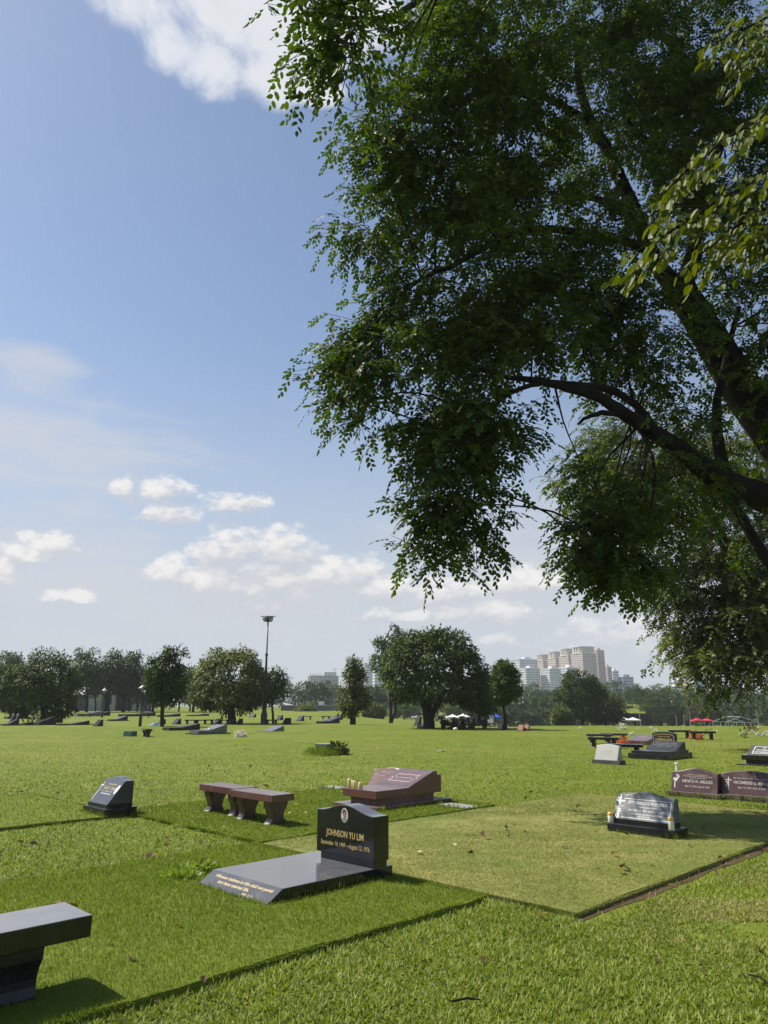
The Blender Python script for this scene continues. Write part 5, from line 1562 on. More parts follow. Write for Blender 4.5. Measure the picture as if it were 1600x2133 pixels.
# --- candles
def candle(label, p, r, h, mat, lid=None, group='grave candles'):
    t = thing('grave_candle', label, 'candle', p, 0, group)
    MB().lathe([(r * 0.92, 0), (r, h * 0.06), (r, h * 0.94), (r * 0.9, h)], 14).part('body', mat, t, 0, True)
    if lid:
        MB().lathe([(r * 1.06, h * 1.0), (r * 1.08, h * 1.04), (r * 1.0, h * 1.26), (r * 0.7, h * 1.30)], 14).part('lid', lid, t, 0, True)
    else:
        MB().lathe([(0.004, h), (0.003, h + 0.018)], 5).part('wick', M_wick, t)
sp = mid(733.6, 1645, 801, 1652, 0.31); 
ux_ = Vector((.7071, -.7071, 0))
tops = red_slab + E1 * 0.10; tops.z = 0.035 + 0.055 + 0.10 + 0.12
for dx, dy, hh, lb in ((-0.385, 0.10, 0.135, 'leftmost yellow wax candle on the red slab edge'), (-0.31, 0.115, 0.115, 'second yellow wax candle from the left on the red slab'),
                       (-0.225, 0.09, 0.105, 'third yellow wax candle, half burnt, on the red slab'), (-0.07, 0.09, 0.10, 'yellow wax candle standing apart on the red slab')):
    candle(lb, tops + ux_ * (dx * 0.86) + E1 * dy, 0.036, hh, M_wax)
l_, t_ = simeon
candle('white glass candle at the left end of the grey headstone base', l_ + ux_ * -0.42 + E1 * 0.075 + Vector((0, 0, 0.085)), 0.040, 0.095, M_waxw, M_lidgold)
candle('white glass candle with gold lid at the right end of the grey headstone base', l_ + ux_ * 0.395 + E1 * 0.045 + Vector((0, 0, 0.085)), 0.036, 0.115, M_waxw, M_lidgold)
p = GG(1411, 1608.5)
t = thing('marker_post', 'short white post in the grass behind the sunlit red headstone', 'post', p)
MB().lathe([(0.035, -0.04), (0.035, 0.19), (0.05, 0.195), (0.05, 0.215), (0.02, 0.225)], 10).part('post', M_white, t)
p = GG(437, 1529)
candle('white candle standing beside the grey topped wedge grave', p, 0.12, 0.32, M_waxw)
for u, lb in ((71.5, 'leftmost slim white post by the wedge grave under the low tree'), (74.5, 'second slim white post by the wedge grave under the low tree'), (77.5, 'third slim white post by the wedge grave under the low tree'), (80, 'rightmost slim white post by the wedge grave under the low tree')):
    t = thing('flower_pole', lb, 'post', GG(u, 1511.5), 0, 'slim white posts')
    MB().lathe([(0.022, -0.05), (0.022, 0.62), (0.05, 0.66), (0.055, 0.72), (0.02, 0.76)], 6).part('post', M_palegrey, t)

# --- odd things on the lawn
p = GG(264, 1534)
t = thing('planter_box', 'low green box with pale left end standing alone on the lawn', 'planter', p, R(-30))
MB().box((0.05, 0.2, 0.13), (0.62, 0.4, 0.30), 0, 0.94).part('box', M_dgreen, t, 0.01)
MB().box((-0.30, 0.2, 0.12), (0.08, 0.41, 0.28), 0, 0.9).part('end_panel', M_palegrey, t, 0.01)
p = GG(321, 1512.5)
t = thing('tarp_bundle', 'crumpled blue tarp lying by the long black slab', 'tarp', p)
vs, fs = [], []
for i in range(9):
    for j in range(6):
        vs.append(((i - 4) * 0.09, (j - 2.5) * 0.08, 0.02 + 0.19 * math.sin(math.pi * i / 8) * math.sin(math.pi * j / 5) + 0.05 * random.random()))
fs = [(i * 6 + j, (i + 1) * 6 + j, (i + 1) * 6 + j + 1, i * 6 + j + 1) for i in range(8) for j in range(5)]
MB().add(vs, fs).part('tarp', M_blue, t)
p = GG(672, 1571)
t = thing('planter_box', 'pale green box sunk in a grass tuft beside a heap of dark cuttings', 'planter', p, R(-25))
MB().box((-0.06, 0.2, 0.14), (0.46, 0.42, 0.32), 0, 0.97).part('box', M_green, t, 0.01)
MB().box((-0.06, 0.2, 0.315), (0.50, 0.46, 0.03)).part('lid', M_palegrey, t, 0.005)
# ------------------------------------------------------------------ posts, lamps, tents, scooters
def lamp_post(label, u, v, h):
    t = thing('lamp_post', label, 'lamp post', GG(u, v), 0, 'lamp posts on the lawn')
    MB().lathe([(0.13, -0.05), (0.13, 0.5), (0.11, 0.85), (0.09, 0.95), (0.055, 1.0), (0.045, h - 0.5), (0.09, h - 0.46), (0.05, h - 0.44)], 10).part('post', M_metal, t, 0, True)
    MB().lathe([(0.07, h - 0.44), (0.13, h - 0.40), (0.17, h - 0.16), (0.16, h - 0.14)], 10).part('lantern', M_lampglass, t, 0, True)
    MB().lathe([(0.36, h - 0.16), (0.37, h - 0.13), (0.20, h + 0.0), (0.06, h + 0.10), (0.03, h + 0.20)], 12).part('cap', M_lampcap, t, 0, True)
lamp_post('nearest lamp post with pale cap, left of the leaning thin tree', 291.5, 1513, 3.05)
lamp_post('lamp post with pale cap in front of the pavilion', 212.5, 1494.5, 3.5)
lamp_post('further lamp post close behind the nearest one', 298.5, 1489, 3.6)
p = GG(549.5, 1509)
t = thing('floodlight_mast', 'tall dark floodlight mast with lamp cluster on top, beside the round glossy tree', 'light mast', p)
ht = at(557, 1283, p.y).z - p.z
MB().lathe([(0.30, -0.05), (0.30, 0.9), (0.24, 1.0), (0.2, 1.25), (0.2, 1.32)], 10).part('base', M_metal, t)
MB().lathe([(0.14, 1.3), (0.09, ht * 0.62), (0.13, ht * 0.625), (0.13, ht * 0.645), (0.075, ht * 0.65), (0.065, ht)], 10).part('pole', M_metal, t, 0, True)
m = MB(); m.box((0, 0, ht - 0.05), (1.35, 0.07, 0.07)); m.box((0, 0, ht - 0.05), (0.07, 0.9, 0.07)); m.box((0, 0, ht - 0.3), (0.5, 0.5, 0.08))
m.part('crossbar', M_metal, t)
for k, (x, y_, a) in enumerate(((-0.26, -0.12, -35), (0.26, -0.12, 35), (-0.2, 0.25, -150), (0.2, 0.25, 150))):
    h_ = MB().box((0, 0, 0), (0.42, 0.20, 0.44), 0, 0.75).part('floodlight', M_metal, t, 0.02)
    h_.location = (x, y_, ht - 0.30)
    h_.rotation_euler = (R(35), 0, R(a))
    g_ = MB().box((0, -0.115, 0.0), (0.34, 0.03, 0.34)).part('lens', M_lampglass, h_)

def tent(label, u, y, vtop, w_px, mat, group='event tents across the lawn', dy=0.0):
    p = dpos(u, y)
    top = at(u, vtop, y).z - p.z
    wd = at(u + w_px / 2, 1490, y).x - at(u - w_px / 2, 1490, y).x
    t = thing('canopy_tent', label, 'tent', p, 0, group)
    hw = wd / 2
    e = top * 0.66
    for sx in (-1, 1):
        for sy in (-1, 1):
            MB().box((sx * hw * 0.96, sy * hw * 0.96, e / 2), (0.07, 0.07, e)).part('leg', M_steel, t)
    m = MB()
    ring0 = [(-hw, -hw, e), (hw, -hw, e), (hw, hw, e), (-hw, hw, e)]
    ring1 = [(x, y_, e + 0.28) for x, y_, _ in ring0]
    ring2 = [(x * 0.52, y_ * 0.52, e + (top - e) * 0.55) for x, y_, _ in ring0]
    m.add(ring0 + ring1 + ring2 + [(0, 0, top)], [(i, (i + 1) % 4, 4 + (i + 1) % 4, 4 + i) for i in range(4)] + [(4 + i, 4 + (i + 1) % 4, 8 + (i + 1) % 4, 8 + i) for i in range(4)] + [(8 + i, 8 + (i + 1) % 4, 12) for i in range(4)])
    m.part('canopy', mat, t)
    return t
tent('left half of the white double tent on the right', 1297, 192, 1493.5, 26, M_tentw)
tent('right half of the white double tent on the right', 1318, 192, 1494, 25, M_tentw)
tent('left half of the red double tent on the right', 1451, 190, 1495.5, 22, M_tentr)
tent('right half of the red double tent on the right', 1471, 190, 1496, 22, M_tentr)
tent('white tent left of the broad tree trunk', 868, 160, 1491, 20, M_tentw)
tent('left one of the two white tents behind the scooters', 943, 150, 1487.5, 27, M_tentw)
tent('right one of the two white tents behind the scooters', 965, 146, 1486, 26, M_tentw)
tent('blue tent by the slender tree', 1033, 135, 1487, 22, M_tentb)
p = dpos(1022, 134)
t = thing('tent_side_cloth', 'white cloth hung beside the blue tent', 'cloth', p)
MB().prism_y([(-0.55, 0.8), (0.5, 0.8), (0.45, 2.9), (0.0, 3.3), (-0.4, 2.6)], 0, 0.12).part('cloth', M_tentw, t)
for i, u in enumerate((866, 950, 1034)):
    pass
# bare tent frame
p = dpos(1544, 150)
t = thing('bare_tent', 'bare gabled metal tent frame without cloth on the far right lawn', 'tent frame', p)
def fx(u): return at(u, 1500, 150).x - p.x
e_ = at(1544, 1505, 150).z - p.z; a_ = at(1544, 1493, 150).z - p.z
for u in (1511, 1528, 1545, 1563, 1580):
    MB().box((fx(u), 0, e_ / 2), (0.09, 0.09, e_)).part('post', M_steel, t)
    MB().box((fx(u), 6, e_ / 2), (0.09, 0.09, e_)).part('post', M_steel, t)
for yy in (0, 6):
    MB().tube([(fx(1511), yy, e_), (fx(1543), yy, a_), (fx(1580), yy, e_)], 0.07, 5).part('rafter', M_steel, t)
    MB().tube([(fx(1511), yy, e_), (fx(1580), yy, e_)], 0.05, 5).part('tie_bar', M_steel, t)
MB().tube([(fx(1543), 0, a_), (fx(1543), 6, a_)], 0.06, 5).part('ridge', M_steel, t)
for i, (u, vt) in enumerate(((1408, 1488), (1424, 1488), (1437, 1481), (1577, 1480), (1332, 1476))):
    y_ = 170
    p = dpos(u, y_)
    t = thing('metal_pole', ['thin metal pole right of the tiered tree', 'second thin metal pole right of the tiered tree', 'thin metal pole at the left edge of the red double tent', 'tall thin pole behind the bare tent frame', 'thin pole right of the white double tent'][i], 'pole', p)
    h_ = at(u, vt, y_).z - p.z
    MB().lathe([(0.07, -0.1), (0.055, h_)], 8).part('pole', M_steel, t)

def scooter(label, p, rz):
    t = thing('motor_scooter', label, 'scooter', p, rz, 'scooters parked under the trees')
    for x in (-0.62, 0.62):
        w_ = MB().torus((x, 0, 0.26), 0.21, 0.055, 18, 6).part('wheel', M_tyre, t, 0, True)
        MB().lathe([(0.15, -0.03), (0.15, 0.03)], 12).part('rim', M_metal, w_)
        w_.children[0].rotation_euler = (math.pi / 2, 0, 0); w_.children[0].location = (x, 0, 0.26)
    MB().prism_y([(-0.85, 0.42), (-0.55, 0.36), (-0.15, 0.30), (0.25, 0.24), (0.35, 0.34), (0.1, 0.40), (-0.10, 0.66), (-0.75, 0.74), (-0.95, 0.66)], -0.14, 0.14).part('body', M_bike, t, 0.03)
    MB().prism_y([(0.28, 0.30), (0.38, 0.30), (0.56, 0.92), (0.46, 0.96)], -0.19, 0.19).part('leg_shield', M_bike, t, 0.02)
    MB().prism_y([(-0.80, 0.73), (-0.02, 0.66), (0.02, 0.74), (-0.40, 0.80), (-0.82, 0.84)], -0.15, 0.15).part('seat', M_seat, t, 0.03)
    MB().tube([(0.62, 0, 0.26), (0.50, 0, 0.80), (0.44, 0, 1.02)], 0.035, 6).part('fork', M_metal, t)
    MB().tube([(0.38, -0.34, 1.06), (0.46, -0.12, 1.02), (0.46, 0.12, 1.02), (0.38, 0.34, 1.06)], 0.022, 6).part('handlebar', M_metal, t)
    MB().lathe([(0.02, 0), (0.10, 0.03), (0.10, 0.10), (0.05, 0.14)], 10, (0.56, 0, 0.88)).part('headlight', M_lampglass, t)
    for s in (-1, 1):
        MB().tube([(0.40, s * 0.28, 1.06), (0.36, s * 0.34, 1.24)], 0.010, 4).part('mirror_stem', M_metal, t)
        MB().box((0.36, s * 0.35, 1.27), (0.03, 0.12, 0.08)).part('mirror', M_metal, t)
    MB().box((-0.92, 0, 1.00), (0.40, 0.40, 0.32), 0, 0.85).part('top_box', M_bike, t, 0.03)
    MB().prism_y([(0.42, 0.47), (0.82, 0.47), (0.86, 0.52), (0.62, 0.55), (0.42, 0.52)], -0.07, 0.07).part('front_fender', M_bike, t)
    return t
s1 = scooter('black scooter with raised top box nearest the slender tree', GG(997, 1518.5), R(200))
s1.scale = (0.78, 0.78, 0.78)
for (u, v, rz, lb) in ((972, 1518.5, 60, 'black scooter parked end-on in the middle of the row'), (936, 1518.5, 25, 'dark scooter half behind the red leaved shrub')):
    c = copy_tree(s1)
    c.location = GG(u, v); c.rotation_euler = (0, 0, R(rz)); c['label'] = lb

# hose or cable sagging from the scooter towards the slender tree
p = GG(1010, 1514)
t = thing('sagging_cable', 'dark cable sagging between the scooter and the slender tree', 'cable', p)
y_ = p.y
pts = [at(u, v, y_) - p for u, v in ((1007, 1505), (1014, 1511), (1022, 1513.5), (1031, 1511), (1038, 1506), (1048, 1503))]
P_, Rr = limb_pts(pts, [0.03] * len(pts), 4)
MB().tube(P_, Rr, 6).part('cable', M_bike, t, 0, True)

# ------------------------------------------------------------------ plants and flowers
def plant(name, label, cat, p, r, h, n, L, Wd, mat, droop=0.1, group=None, tone=(0, 1), stems=True):
    t = thing(name, label, cat, p, 0, group)
    d = rdir(n); d[:, 2] = np.abs(d[:, 2])
    rr = rng.random((n, 1)) ** 0.5
    P0 = d * np.array([r, r, h]) * rr
    q = kites(P0, d * np.array([1, 1, 0.7]) + rdir(n) * 0.5 + np.array([0, 0, 0.15 - droop]), rdir(n), L * (0.6 + 0.8 * rng.random(n)), Wd * (0.6 + 0.8 * rng.random(n)), 0.1)
    np_mesh('leaves' if mat not in (M_orange, M_petal) else 'flowers', q, mat, tone[0] + (tone[1] - tone[0]) * rng.random(n), t)
    if stems:
        m = MB()
        for i in range(8):
            e = P0[rng.integers(n)]
            m.tube([(e[0] * 0.15, e[1] * 0.15, -0.02), tuple(e * 0.6), tuple(e)], [0.008 * max(1, r * 2)] * 3, 4)
        m.part('stems', M_barkd if mat is not M_weed else M_grassF, t)
    return t
plant('red_shrub', 'dark red leaved shrub in front of the parked scooters', 'shrub', GG(951, 1519.5), 0.62, 0.66, 420, 0.22, 0.05, M_redplant)
p = GG(949, 1521)
t = thing('white_bag', 'small white bag on the grass before the red shrub', 'bag', p)
MB().lathe([(0.05, 0), (0.16, 0.02), (0.17, 0.10), (0.10, 0.17), (0.03, 0.19)], 9).part('bag', M_white, t, 0, True)
plant('cut_branch_heap', 'heap of dark cut leaves slumped over the pale green box', 'leaf heap', GG(702, 1572), 0.40, 0.42, 520, 0.14, 0.05, M_mango2, 0.5, tone=(0, 0.6))
plant('grass_tuft', 'long grass growing up round the pale green box', 'grass tuft', GG(668, 1574), 0.55, 0.22, 900, 0.16, 0.012, M_grassF, -0.5, stems=False, tone=(0.1, 0.7))
plant('weed_patch', 'leafy green weed at the low left corner of the black ledger slab', 'weed', G(378, 1836) + Vector((0, 0, 0.05)), 0.20, 0.05, 130, 0.055, 0.040, M_weed, 0.0)
plant('weed_patch', 'small leafy weed touching the left rim of the black ledger slab', 'weed', G(425, 1826) + Vector((0, 0, 0.055)), 0.12, 0.08, 110, 0.045, 0.03, M_weed, 0.0)
plant('orange_bouquet', 'orange flowers between the dull red bench and the red slab grave', 'flowers', GG(1298, 1551), 0.26, 0.30, 200, 0.10, 0.07, M_orange)
plant('orange_bouquet', 'orange flowers at the end of the grey bench, far right lawn', 'flowers', GG(1450, 1540), 0.30, 0.34, 200, 0.11, 0.07, M_orange)
plant('white_bouquet', 'cream flowers lying on the open lawn left of the conical tree', 'flowers', GG(500, 1535), 0.30, 0.30, 160, 0.14, 0.10, M_petal)
plant('white_bouquet', 'white flowers at the crest below the white double tent', 'flowers', GG(1294, 1520), 0.34, 0.42, 90, 0.16, 0.10, M_petal)
for i, (u, v) in enumerate(((1328, 1518), (1357, 1518), (1562, 1523), (1567, 1527), (1547, 1529), (1580, 1531), (1597, 1527), (1593, 1533), (1490, 1526), (1316, 1531), (1366, 1524), (1578, 1518), (1208, 1519))):
    plant('small_white_flowers', ['white flower dot right of the white bouquet at the crest', 'white flower dot further right at the crest', 'white flowers at far right, upper of the pair', 'white flowers at far right, lower of the pair', 'single white flower left of the far right cluster', 'white flower right of the far right pair', 'white flower at the right picture edge, upper', 'white flower at the right picture edge, lower', 'white flower dot right of the flowered bench', 'white sprig above the red slab grave', 'white flower dot above the arched black headstone', 'cream flowers with brown leaves at far right', 'tiny white flower far from others, left of the dark tree'][i],
          'flowers', GG(u, v), 0.13, 0.16, 40, 0.08, 0.06, M_petal, group='small white flowers on the far lawn')
plant('brown_shrub', 'small brown leaved plant at the far right lawn among white flowers', 'shrub', GG(1568, 1523), 0.30, 0.42, 130, 0.16, 0.06, M_deadleaf)
plant('thin_weed', 'thin dark weed standing in the far right lawn', 'weed', GG(1551, 1537), 0.18, 0.5, 40, 0.14, 0.05, M_tall)
plant('leaning_twig', 'dark leaning palm sprig above the flowered bench', 'sprig', GG(1466, 1530), 0.5, 0.35, 30, 0.22, 0.04, M_mango2)
for u, lb in ((670.5, 'white vase left at the head of the black wedge grave'), (676.5, 'white vase right at the head of the black wedge grave')):
    t = thing('white_vase', lb, 'vase', GG(u, 1507), 0, 'white vases')
    MB().lathe([(0.08, 0), (0.10, 0.05), (0.06, 0.2), (0.10, 0.36), (0.11, 0.42)], 8).part('vase', M_white, t, 0, True)

# ------------------------------------------------------------------ grass
cut = np.array(EXCL)
def in_lots(a, b, grow=0.0):
    r = np.zeros(len(a), int)
    for i, k in enumerate(('front', 'bench', 'left', 'dry')):
        a0, a1, b0, b1, _ = LOTS[k]
        r[(a > a0 - grow) & (a < a1 + grow) & (b > b0 - grow) & (b < b1 + grow)] = i + 1
    return r
def blocked(a, b):
    k = np.zeros(len(a), bool)
    for a0, a1, b0, b1 in cut:
        k |= (a > a0 + 0.004) & (a < a1 - 0.004) & (b > b0 + 0.004) & (b < b1 - 0.004)
    return k

def scatter(n, d0, d1, side=0.66, pad=0.6, power=1.0):
    """ground points between two distances, a little wider than the view"""
    u_ = rng.random(n)
    y = (d0 ** (2 - power) + u_ * (d1 ** (2 - power) - d0 ** (2 - power))) ** (1 / (2 - power))
    x = (rng.random(n) * 2 - 1) * (side * y + pad)
    return x, y

def blades(x, y, z, L, Wd, lean, tone, bend=0.15):
    n = len(x)
    ang = rng.random(n) * 2 * math.pi
    ln = lean * (0.4 + 0.9 * rng.random(n))
    d = np.stack([np.cos(ang) * ln, np.sin(ang) * ln, np.ones(n)], axis=1)
    s = np.stack([-np.sin(ang), np.cos(ang), np.zeros(n)], axis=1) + rdir(n) * 0.5
    return kites(np.stack([x, y, z], axis=1), d, s, L, Wd, -bend, 0.5), tone

def carpet(n, d0, d1, Lb, Wb, lean, power):
    x, y = scatter(n, d0, d1, power=power)
    a, b = ab(x, y)
    inl = in_lots(a, b, 0.02)
    soil = (a > 5.38) & (a < 10.5) & (b > 3.16) & (b < 3.36)
    worn = (vnoise(x, y, 0.6, 31) * 0.6 + vnoise(x, y, 0.2, 32) * 0.4) * np.exp(-(((a - 6.6) / 1.0) ** 2 + ((b - 2.3) / 0.8) ** 2))
    k = (inl == 0) & ~blocked(a, b) & ~(soil & (rng.random(n) < 0.85)) & (rng.random(n) > worn * 1.5)
    x, y, a, b, worn = x[k], y[k], a[k], b[k], worn[k]
    m_ = len(x)
    pt = np.clip(0.5 + 1.5 * (0.4 * vnoise(x, y, 0.16, 10) + 0.35 * vnoise(x, y, 0.5, 11) + 0.25 * vnoise(x, y, 1.6, 12) - 0.5), 0, 1)
    L = Lb * (0.45 + 0.75 * pt + 0.35 * rng.random(m_)); Wd = Wb * (0.7 + 0.6 * rng.random(m_))
    tn = np.clip(0.02 + 0.36 * pt + 0.66 * rng.random(m_) ** 1.3 + worn * 0.5, 0, 1)
    return blades(x, y, gz(x, y) - 0.004, L, Wd, lean, tn)

parts_ = [carpet(150000, 3.4, 7.6, 0.056, 0.0105, 1.9, 1.3), carpet(130000, 7.6, 15.0, 0.044, 0.012, 1.6, 1.4), carpet(110000, 15.0, 60.0, 0.045, 0.019, 1.5, 2.3)]
np_mesh('carpet_grass', np.concatenate([p[0] for p in parts_]), M_grassC, np.concatenate([p[1] for p in parts_]), None, 'stuff')['label'] = 'broad bladed bright green lawn grass'

def lotgrass(key, n, Lb, Wb, lean, mat, name, label, edge=6000, seed=20):
    a0, a1, b0, b1, top = LOTS[key]
    q_, t_ = [], []
    a = a0 + rng.random(n * 3) * (a1 - a0); b = b0 + rng.random(n * 3) * (b1 - b0)
    x, y = xy(a, b)
    ok = (y > 3.2) & (np.abs(x) < 0.68 * y + 0.6) & (rng.random(n * 3) < np.clip((6.0 / np.maximum(y, 1)) ** 1.4, 0, 1))
    ok &= ~blocked(a, b)
    x, y, a, b = x[ok][:n], y[ok][:n], a[ok][:n], b[ok][:n]
    m_ = len(x)
    sc = np.clip(y / 6.0, 0.8, 2.2)
    pt = 0.5 * vnoise(x, y, 0.35, seed) + 0.5 * vnoise(x, y, 1.2, seed + 1)
    tn = np.clip(0.15 + 0.45 * pt + 0.4 * rng.random(m_), 0, 1)
    q, t = blades(x, y, np.full(m_, top - 0.004), Lb * (0.5 + 0.6 * pt + 0.4 * rng.random(m_)) * sc ** 0.3, Wb * sc * (0.7 + 0.6 * rng.random(m_)), lean, tn, 0.1)
    q_.append(q); t_.append(t)
    # blades hanging over the cut edges
    for (p, r_, nn) in (((a0, b0), (a1, b0), (0, -1)), ((a0, b0), (a0, b1), (-1, 0)), ((a1, b0), (a1, b1), (1, 0))):
        f = rng.random(edge)
        aa = p[0] + (r_[0] - p[0]) * f; bb = p[1] + (r_[1] - p[1]) * f
        inn = rng.random(edge) * 0.03
        aa = aa - nn[0] * inn; bb = bb - nn[1] * inn
        x, y = xy(aa, bb)
        ok = (y > 3) & (np.abs(x) < 0.7 * y + 0.6)
        x, y = x[ok], y[ok]
        m2 = len(x)
        nx, ny = xy(nn[0], nn[1])
        d = np.stack([np.full(m2, nx), np.full(m2, ny), 0.15 + 0.7 * rng.random(m2)], axis=1) + rdir(m2) * 0.45
        q_.append(kites(np.stack([x, y, top - 0.012 * rng.random(m2) - 0.004], axis=1), d, rdir(m2), Lb * (0.6 + 0.7 * rng.random(m2)), Wb * np.clip(y / 6, 0.8, 2) * (0.7 + 0.6 * rng.random(m2)), -0.15))
        t_.append(0.15 + 0.6 * rng.random(m2))
    np_mesh(name, np.concatenate(q_), mat, np.concatenate(t_), None, 'stuff')['label'] = label
lotgrass('front', 95000, 0.034, 0.0042, 0.75, M_grassF, 'fine_grass', 'fine soft green grass on the front lot', 9000, 20)
lotgrass('bench', 42000, 0.026, 0.0042, 0.7, M_grassF, 'fine_grass', 'fine clipped grass round the red benches', 5000, 24)
lotgrass('left', 22000, 0.026, 0.0042, 0.7, M_grassF, 'fine_grass', 'fine grass round the slanted black stone', 3000, 27)
lotgrass('dry', 80000, 0.015, 0.0042, 1.1, M_grassD, 'dry_grass', 'short straw coloured grass on the dry lot', 7000, 30)
n = 26000
a = 6.9 + rng.normal(size=n) * 0.8; b = 2.5 + rng.normal(size=n) * 0.42
x, y = xy(a, b)
k = (b < 3.12) & (y > 3.5) & (vnoise(x, y, 0.5, 31) > 0.35)
x, y = x[k], y[k]; n = len(x)
q, t_ = blades(x, y, np.zeros(n), 0.04 * (0.5 + 0.8 * rng.random(n)), 0.008 * (0.7 + 0.6 * rng.random(n)), 2.2, 0.45 + 0.6 * rng.random(n))
np_mesh('dry_grass', q, M_grassD, t_, None, 'stuff')['label'] = 'straw coloured worn grass right of the soil strip'
# long stray blades: in the carpet grass, and against the stone sides
n = 2600
x, y = scatter(n, 3.6, 14, power=1.2)
a, b = ab(x, y)
k = ~blocked(a, b) & (in_lots(a, b) != 4)
x, y = x[k], y[k]; n = len(x)
q1, t1 = blades(x, y, gz(x, y), 0.09 * (0.5 + 0.8 * rng.random(n)), 0.0045 * np.clip(y / 5, 0.8, 2), 0.9, 0.5 + 0.5 * rng.random(n), 0.3)
qs, tsn = [q1], [t1]
for (a0, a1, b0, b1) in EXCL[:12]:
    for (pa, pb, nn) in (((a0, b0), (a0, b1), (-1, 0)), ((a0, b0), (a1, b0), (0, -1))):
        m_ = int(160 * (abs(pb[0] - pa[0]) + abs(pb[1] - pa[1])))
        f = rng.random(m_)
        aa = pa[0] + (pb[0] - pa[0]) * f + nn[0] * 0.012; bb = pa[1] + (pb[1] - pa[1]) * f + nn[1] * 0.012
        x, y = xy(aa, bb)
        hgt = 0.02 + 0.075 * (vnoise(aa, bb, 0.12, 41) ** 2) + 0.02 * rng.random(m_)
        q, t = blades(x, y, np.full(m_, 0.02), hgt + 0.03, 0.0055 * np.clip(y / 7, 0.8, 2), 0.5, 0.3 + 0.6 * rng.random(m_), 0.2)
        qs.append(q); tsn.append(t)
np_mesh('stray_grass', np.concatenate(qs), M_grassC, np.concatenate(tsn), None, 'stuff')['label'] = 'long stray grass blades against the stones'

# ------------------------------------------------------------------ fallen leaves and litter
dm = []
for k in range(6):
    L_ = 0.055 + 0.012 * k
    w2 = L_ * 0.30
    cu_ = 0.012 + 0.006 * (k % 3)
    vs = [(0, 0, 0.004), (w2, L_ * 0.35, cu_), (w2 * 0.8, L_ * 0.7, cu_ * 0.8), (0, L_, 0.012 + cu_ * 0.4), (-w2 * 0.8, L_ * 0.7, cu_ * 1.2), (-w2, L_ * 0.35, cu_ * 1.3), (0, L_ * 0.5, 0.004)]
    for mat, nm in ((M_deadleaf, 'dead'), (M_yleaf, 'pale')):
        me = bpy.data.meshes.new('fallen_leaf')
        me.from_pydata(vs, [], [(0, 1, 6), (1, 2, 6), (2, 3, 6), (3, 4, 6), (4, 5, 6), (5, 0, 6)])
        a_ = me.attributes.new('tone', 'FLOAT', 'POINT')
        a_.data.foreach_set('value', [0.08 + 0.12 * k if nm == 'dead' else 0.2 + 0.12 * k] * len(vs))
        me.materials.append(mat)
        dm.append((nm, me))
dead = [m_ for nm, m_ in dm if nm == 'dead']; pale = [m_ for nm, m_ in dm if nm == 'pale']
def fallen(u, v, kind, label, group, size=1.0):
    p = G(u, v)
    a, b = ab(p.x, p.y)
    il = in_lots(np.array([a]), np.array([b]))[0]
    z = (LOTS[('front', 'bench', 'left', 'dry')[il - 1]][4] + (0.022 if il == 1 else 0.012)) if il else 0.03
    p = G(u, v, z)
    o = bpy.data.objects.new('fallen_leaf', random.choice(dead if kind == 'dead' else pale))
    C.objects.link(o)
    o.location = p
    o.scale = (size * 0.62,) * 3
    o.rotation_euler = (random.uniform(-0.5, 0.5), random.uniform(-0.6, 0.6), random.uniform(0, 6.28))
    tag(o, label, 'leaf', group)
for (u, v) in ((1008, 1733), (986, 1741), (989, 1774), (1055, 1732), (1057, 1729), (1091, 1733), (1057, 1742), (1206, 1742), (1185, 1766), (1013, 1747), (1310, 1741), (1434, 1761), (1458, 1725), (1301, 1806), (1306, 1810), (1293, 1809), (1420, 1842), (1495, 1790), (1337, 1872), (1341, 1868), (973, 1739), (1200, 1683), (1264, 1688), (1496, 1822)):
    fallen(u, v, 'dead', 'curled dark dead leaf on the short dry lot grass', 'dark fallen leaves on the dry lot', random.uniform(1.1, 1.9))
for (u, v) in ((1243, 1808), (1297, 1815), (1364, 1803), (1272, 1781), (1388, 1838), (942, 1757), (972, 1764), (1208, 1773), (992, 1820), (1378, 1776), (1117, 1908), (1071, 1716), (867, 1775), (1390, 1842)):
    fallen(u, v, 'pale', 'pale yellow green fallen leaf on the short dry lot grass', 'pale fallen leaves on the dry lot', random.uniform(1.1, 1.7))
for (u, v) in ((360, 1690), (378, 1692), (362, 1706), (401, 1704), (408, 1706), (412, 1705), (397, 1680), (312, 1690), (330, 1678), (620, 1678), (632, 1692), (588, 1697), (595, 1698), (461, 1729), (628, 1684)):
    fallen(u, v, 'pale', 'pale fallen leaf on the clipped grass round the red benches', 'pale fallen leaves by the benches', random.uniform(1.1, 1.8))
for (u, v) in ((222, 1820), (266, 1991), (164, 1890), (112, 1880), (352, 1748)):
    fallen(u, v, 'dead', 'brown dead leaf in the soft grass of the front lot', 'dead leaves on the front lot', random.uniform(1.0, 1.6))
fallen(364, 1924, 'pale', 'bright yellow fallen leaf alone in the front lot grass', None, 1.3)
for (u, v) in ((872, 1956), (892, 2006), (1191, 1984), (1580, 1983), (783, 1948), (1362, 1994), (995, 1997), (1455, 2016), (1570, 2070), (425, 2050), (967, 1935), (322, 2083)):
    fallen(u, v, 'dead', 'brown dead leaf in the coarse foreground grass', 'dead leaves in the foreground grass', random.uniform(0.9, 1.5))
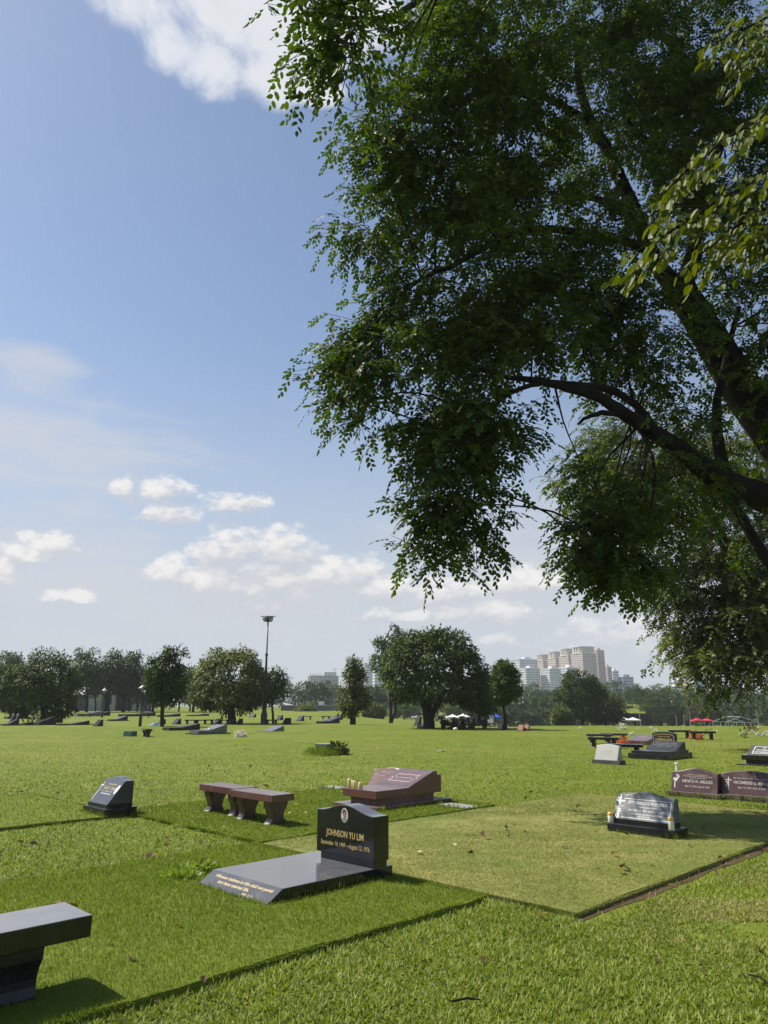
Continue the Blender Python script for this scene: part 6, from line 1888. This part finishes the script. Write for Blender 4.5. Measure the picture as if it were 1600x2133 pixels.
for (u, v) in ((48, 1650), (38, 1649), (55, 1647), (126, 1650), (131, 1648), (330, 1648), (322, 1646), (268, 1640), (300, 1643), (640, 1610), (560, 1640), (300, 1630), (100, 1762), (52, 1757), (60, 1756), (300, 1795), (304, 1793), (520, 1600), (870, 1700), (1012, 1667), (1062, 1660), (1120, 1610), (1030, 1625), (590, 1590), (470, 1610)):
    fallen(u, v, 'dead', 'small dark leaf scrap on the open lawn further back', 'dark leaf scraps on the open lawn', random.uniform(1.3, 2.4))
# crumbs of leaves too small and many to count
n = 200
x, y = scatter(n, 8, 34, power=1.6)
a, b = ab(x, y)
k = (in_lots(a, b) == 0) & ~blocked(a, b)
x, y = x[k], y[k]; n = len(x)
q = kites(np.stack([x, y, gz(x, y) + 0.035], axis=1), np.stack([np.cos(x * 99), np.sin(x * 99), 0.2 * np.ones(n)], axis=1), rdir(n), 0.05 + 0.05 * rng.random(n), 0.03 + 0.02 * rng.random(n), 0.2)
np_mesh('leaf_litter', q, M_deadleaf, rng.random(n) * 0.6, None, 'stuff')['label'] = 'scattered crumbs of dead leaves on the lawn'
# a stick in the grass and bare twig
for (u0, v0, u1, v1, lb) in ((940, 2086, 1000, 2082, 'grey dry stick lying in the foreground grass'), (1560, 2030, 1600, 2048, 'thin pale stick at the right edge of the foreground grass')):
    p0, p1 = G(u0, v0, 0.03), G(u1, v1, 0.035)
    t = thing('dry_stick', lb, 'stick', p0)
    MB().tube([Vector((0, 0, 0)), (p1 - p0) * 0.5 + Vector((0.01, 0.01, 0.008)), p1 - p0], [0.006, 0.007, 0.004], 6).part('stick', M_bark, t)

# ------------------------------------------------------------------ air
hz, th = newmat('haze')
pv_ = th.n('ShaderNodeVolumePrincipled')
pv_.inputs['Color'].default_value = (0.86, 0.92, 1.0, 1)
pv_.inputs['Density'].default_value = HAZE
pv_.inputs['Anisotropy'].default_value = 0.0
oo = th.n('ShaderNodeOutputMaterial')
th.link(pv_.outputs[0], oo.inputs['Volume'])
if HAZE > 0:
    o = MB().box((0, 750, 45), (3400, 1700, 110)).part('haze', hz)
    o['kind'] = 'stuff'
